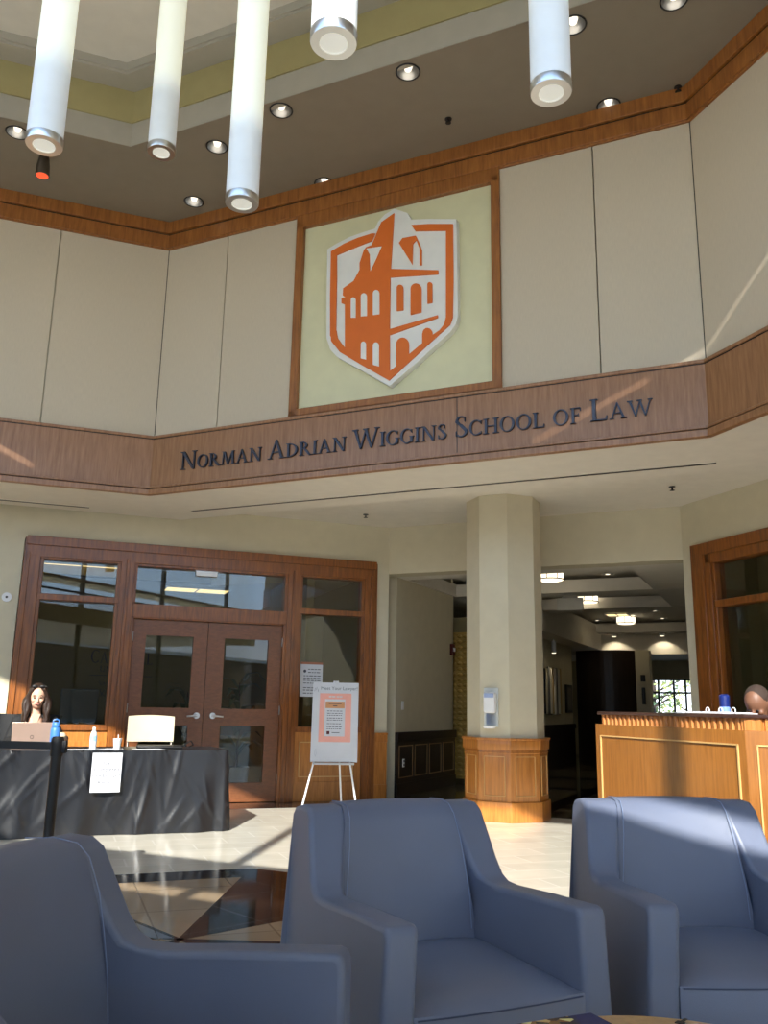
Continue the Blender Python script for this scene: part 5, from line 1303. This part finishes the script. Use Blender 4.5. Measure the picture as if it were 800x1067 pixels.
# ------------------------------------------------------------------ reception desk
KC = Vector((2.16, 5.27)); AZ1 = 161.6; K1 = frame(KC, AZ1); K2 = frame(KC, AZ1-45)
KL, KR = 1.62, 2.4
desk = thing('reception_desk', 'honey wood reception desk with a fluted band and dark top', 'desk', K1)
K21 = K1.inverted() @ K2
def miter(b, dep0, dep1, z0, z1, left=True, inset=0):
    # slab along both faces, between depth dep0 and dep1 behind the face, with a mitred corner
    tn = math.tan(R(22.5))
    if left: b.prism([(-KL+inset, dep0), (-dep0*tn*-1*0 + 0 + dep0*tn, dep0), (dep1*tn, dep1), (-KL+inset, dep1)], z0, z1)
    else: b.prism([(-dep0*tn, dep0), (KR, dep0), (KR, dep1), (-dep1*tn, dep1)], z0, z1)
for left, Mx in ((True, None), (False, K21)):
    b = B(); miter(b, 0, .06, .0, 1.10, left); obj('front_panel', b, M_['desk'], desk, Mx, bevel=.003)
    b = B(); miter(b, .04, .30, 1.0, 1.175, left, .03); obj('upper_ledge_body', b, M_['flute'], desk, Mx)
    b = B(); x0, x1 = (-KL+.05, .0) if left else (.0, KR)
    nr = int((x1-x0)/.053); w = (x1-x0)/nr
    for i in range(nr): a = x0+i*w; b.prism([(a, .04), (a+.008, .022), (a+w-.016, .004+.012), (a+w-.004, .04)], 1.10, 1.172)
    obj('fluted_band', b, M_['flute'], desk, Mx)
    b = B(); miter(b, .0, .34, 1.172, 1.193, left, .03); obj('counter_top', b, M_['darktop'], desk, Mx, bevel=.003)
    b = B(); miter(b, .30, .9, .74, .77, left); obj('work_surface', b, M_['darktop'], desk, Mx)
    b = B(); x0, x1 = (-KL+.07, -.06) if left else (.06, 1.1); z0, z1, w = .16, 1.02, .009
    b.box(x0, x1, -.010, 0, z0, z0+w); b.box(x0, x1, -.010, 0, z1-w, z1); b.box(x0, x0+w, -.010, 0, z0, z1); b.box(x1-w, x1, -.010, 0, z0, z1)
    if not left: b.box(1.2, 2.3, -.010, 0, z0, z0+w); b.box(1.2, 2.3, -.010, 0, z1-w, z1); b.box(1.2, 1.2+w, -.010, 0, z0, z1); b.box(2.3-w, 2.3, -.010, 0, z0, z1)
    obj('panel_moulding', b, M_['inlay'], desk, Mx)
b = B(); b.box(-KL, -KL+.05, .06, .9, 0, 1.0); b.box(-KL, -KL+.05, .06, .3, .9, 1.10); obj('end_panel', b, M_['desk'], desk)
ZK = 1.194
# ring binder with open rings
sb, _ = wall_hit(K1, 748, 741, .16)
t = thing('ring_binder', 'open white ring binder lying on the dark desk top', 'binder', K1 @ T((sb, .17, ZK)))
b = B(); b.box(-.27, .20, -.13, .13, 0, .006); obj('cover', b, M_['white'], t, bevel=.002); b = B(); b.box(-.20, -.02, -.11, .11, .006, .012); b.box(.02, .17, -.11, .11, .006, .010); obj('pages', b, M_['paper'], t)
for px in (737, 750.5, 764):
    s, _ = wall_hit(K1, px, 738, .08); b = B(); x = s-sb
    b.tube([(x+.017*math.cos(R(a)), -.09, .020+.018*math.sin(R(a))) for a in range(-90, 271, 24)], .0035, 6); obj('ring', b, M_['white'], t, smooth=True)
sb, _ = wall_hit(K1, 715, 740, .15)
b = B(); b.box(-.14, .14, -.1, .1, 0, .004); o = obj('paper_stack', b, M_['paper'], None, K1 @ T((sb, .17, ZK))); setp(o, 'flat white papers on the desk top left of the ring binder', 'paper')
sb, _ = wall_hit(K1, 755, 735, .42)
t = thing('wipes_canister', 'blue labelled canister standing behind the ring binder', 'canister', K1 @ T((sb, .42, .77)))
b = B(); b.cyl((0, 0), .034, 0, .53, 28); obj('body', b, M_['navy'], t, smooth=True)
b = B(); b.lathe([(.0345, .40), (.0345, .47)], 28); obj('label', b, mat('canister_label', (120, 150, 220), .5), t, smooth=True)
b = B(); b.lathe([(.035, .52), (.035, .545), (.02, .555), (0, .555)], 24); obj('lid', b, M_['navy'], t, smooth=True)
# person at the desk, head bowed
dv = ray(789, 734); dist = 6.35
hp = atd(789, 734, dist)
PM = frame((hp.x, hp.y), 138, 0) 
t = thing('person', 'person with close-cropped hair bowed behind the reception desk', 'person', PM)
hr = Matrix.Rotation(R(34), 3, 'X') ; zc = hp.z
b = B(); f = head(b, (0, -.0, zc), hr, 1.0)
b.cap((0, .10, zc-.22), (0, .04, zc-.10), .06, .055)
b.ell((0, .14, zc-.38), (.18, .11, .17)); b.ell((0, .16, zc-.62), (.16, .12, .2)); b.ell((0, .17, zc-.75), (.18, .15, .1)); b.cap((-.16, .12, zc-.28), (.16, .12, zc-.28), .07, .07)
for q in (-1, 1):
    e = (q*.27, .02, zc-.50); w = (q*.14, -.22, zc-.53); b.cap((q*.2, .12, zc-.29), e, .058, .045); b.cap(e, w, .045, .03); finger_hand(b, w, (-.4*q, -1, -.05), (0, -.2, -1), 1.05, .4, q)
    b.cap((q*.1, .14, zc-.76), (q*.12, -.26, zc-.76), .09, .065); b.cap((q*.12, -.26, zc-.76), (q*.12, -.22, .09), .06, .045); b.cap((q*.12, -.20, .05), (q*.12, -.34, .04), .04, .035)
o = obj('body', b, M_['skin2'], t); remesh(o, .008)
b = B(); b.ell(f((0, .024, .030)), (.0785, .092, .090), 24, 16, hr)
vs = [v for v in b.v]
o = obj('hair', b, M_['hair2'], t, smooth=True)
b = B(); b.ell((0, .145, zc-.40), (.2, .135, .18)); b.ell((0, .16, zc-.62), (.18, .14, .22)); b.cap((-.17, .12, zc-.29), (.17, .12, zc-.29), .085, .085)
for q in (-1, 1): b.cap((q*.2, .12, zc-.29), (q*.27, .02, zc-.50), .072, .06); b.cap((q*.27, .02, zc-.50), (q*.17, -.17, zc-.525), .06, .045)
o = obj('shirt', b, M_['shirt2'], t); remesh(o, .011)
b = B(); b.ell((0, .17, zc-.76), (.19, .16, .11))
for q in (-1, 1): b.cap((q*.1, .14, zc-.76), (q*.12, -.26, zc-.76), .1, .075); b.cap((q*.12, -.26, zc-.76), (q*.12, -.22, .12), .07, .055)
o = obj('trousers', b, M_['black'], t); remesh(o, .014)
for q in (-1, 1):
    b = B(); b.ell(f((q*.031, -.081, .005)), (.013, .007, .005), 12, 8, hr); obj('eye', b, M_['black'], t, smooth=True)
b = B(); b.tube([f((-.024, -.086, -.055)), f((0, -.0935, -.057)), f((.024, -.086, -.055))], [.002, .005, .002], 8); obj('mouth', b, M_['lip'], t, smooth=True)
office_chair(PM @ T((0, .17, 0)) @ T((0, 0, zc-1.36)) if 0 else PM @ T((0, .20, 0)))
for o in list(bpy.data.objects):
    if o.name.startswith('office_chair') and o.parent is None and (o.matrix_world.translation - (PM @ T((0, .20, 0))).translation).length < .01: o['label'] = 'office chair under the person at the reception desk'

# ------------------------------------------------------------------ put every thing's Empty at the thing's own base
bpy.context.view_layer.update()
def allmesh(o):
    r = [o] if o.type == 'MESH' else []
    for c in o.children: r += allmesh(c)
    return r
for o in [x for x in bpy.data.objects if x.type == 'EMPTY' and x.parent is None]:
    pts = [m.matrix_world @ Vector(c) for m in allmesh(o) for c in m.bound_box]
    if not pts: continue
    lo = Vector([min(p[i] for p in pts) for i in range(3)]); hi = Vector([max(p[i] for p in pts) for i in range(3)])
    nw = o.matrix_world.copy(); nw.translation = Vector(((lo.x+hi.x)/2, (lo.y+hi.y)/2, lo.z))
    dm = nw.inverted() @ o.matrix_world
    for c in o.children: c.matrix_local = dm @ c.matrix_local
    o.matrix_world = nw
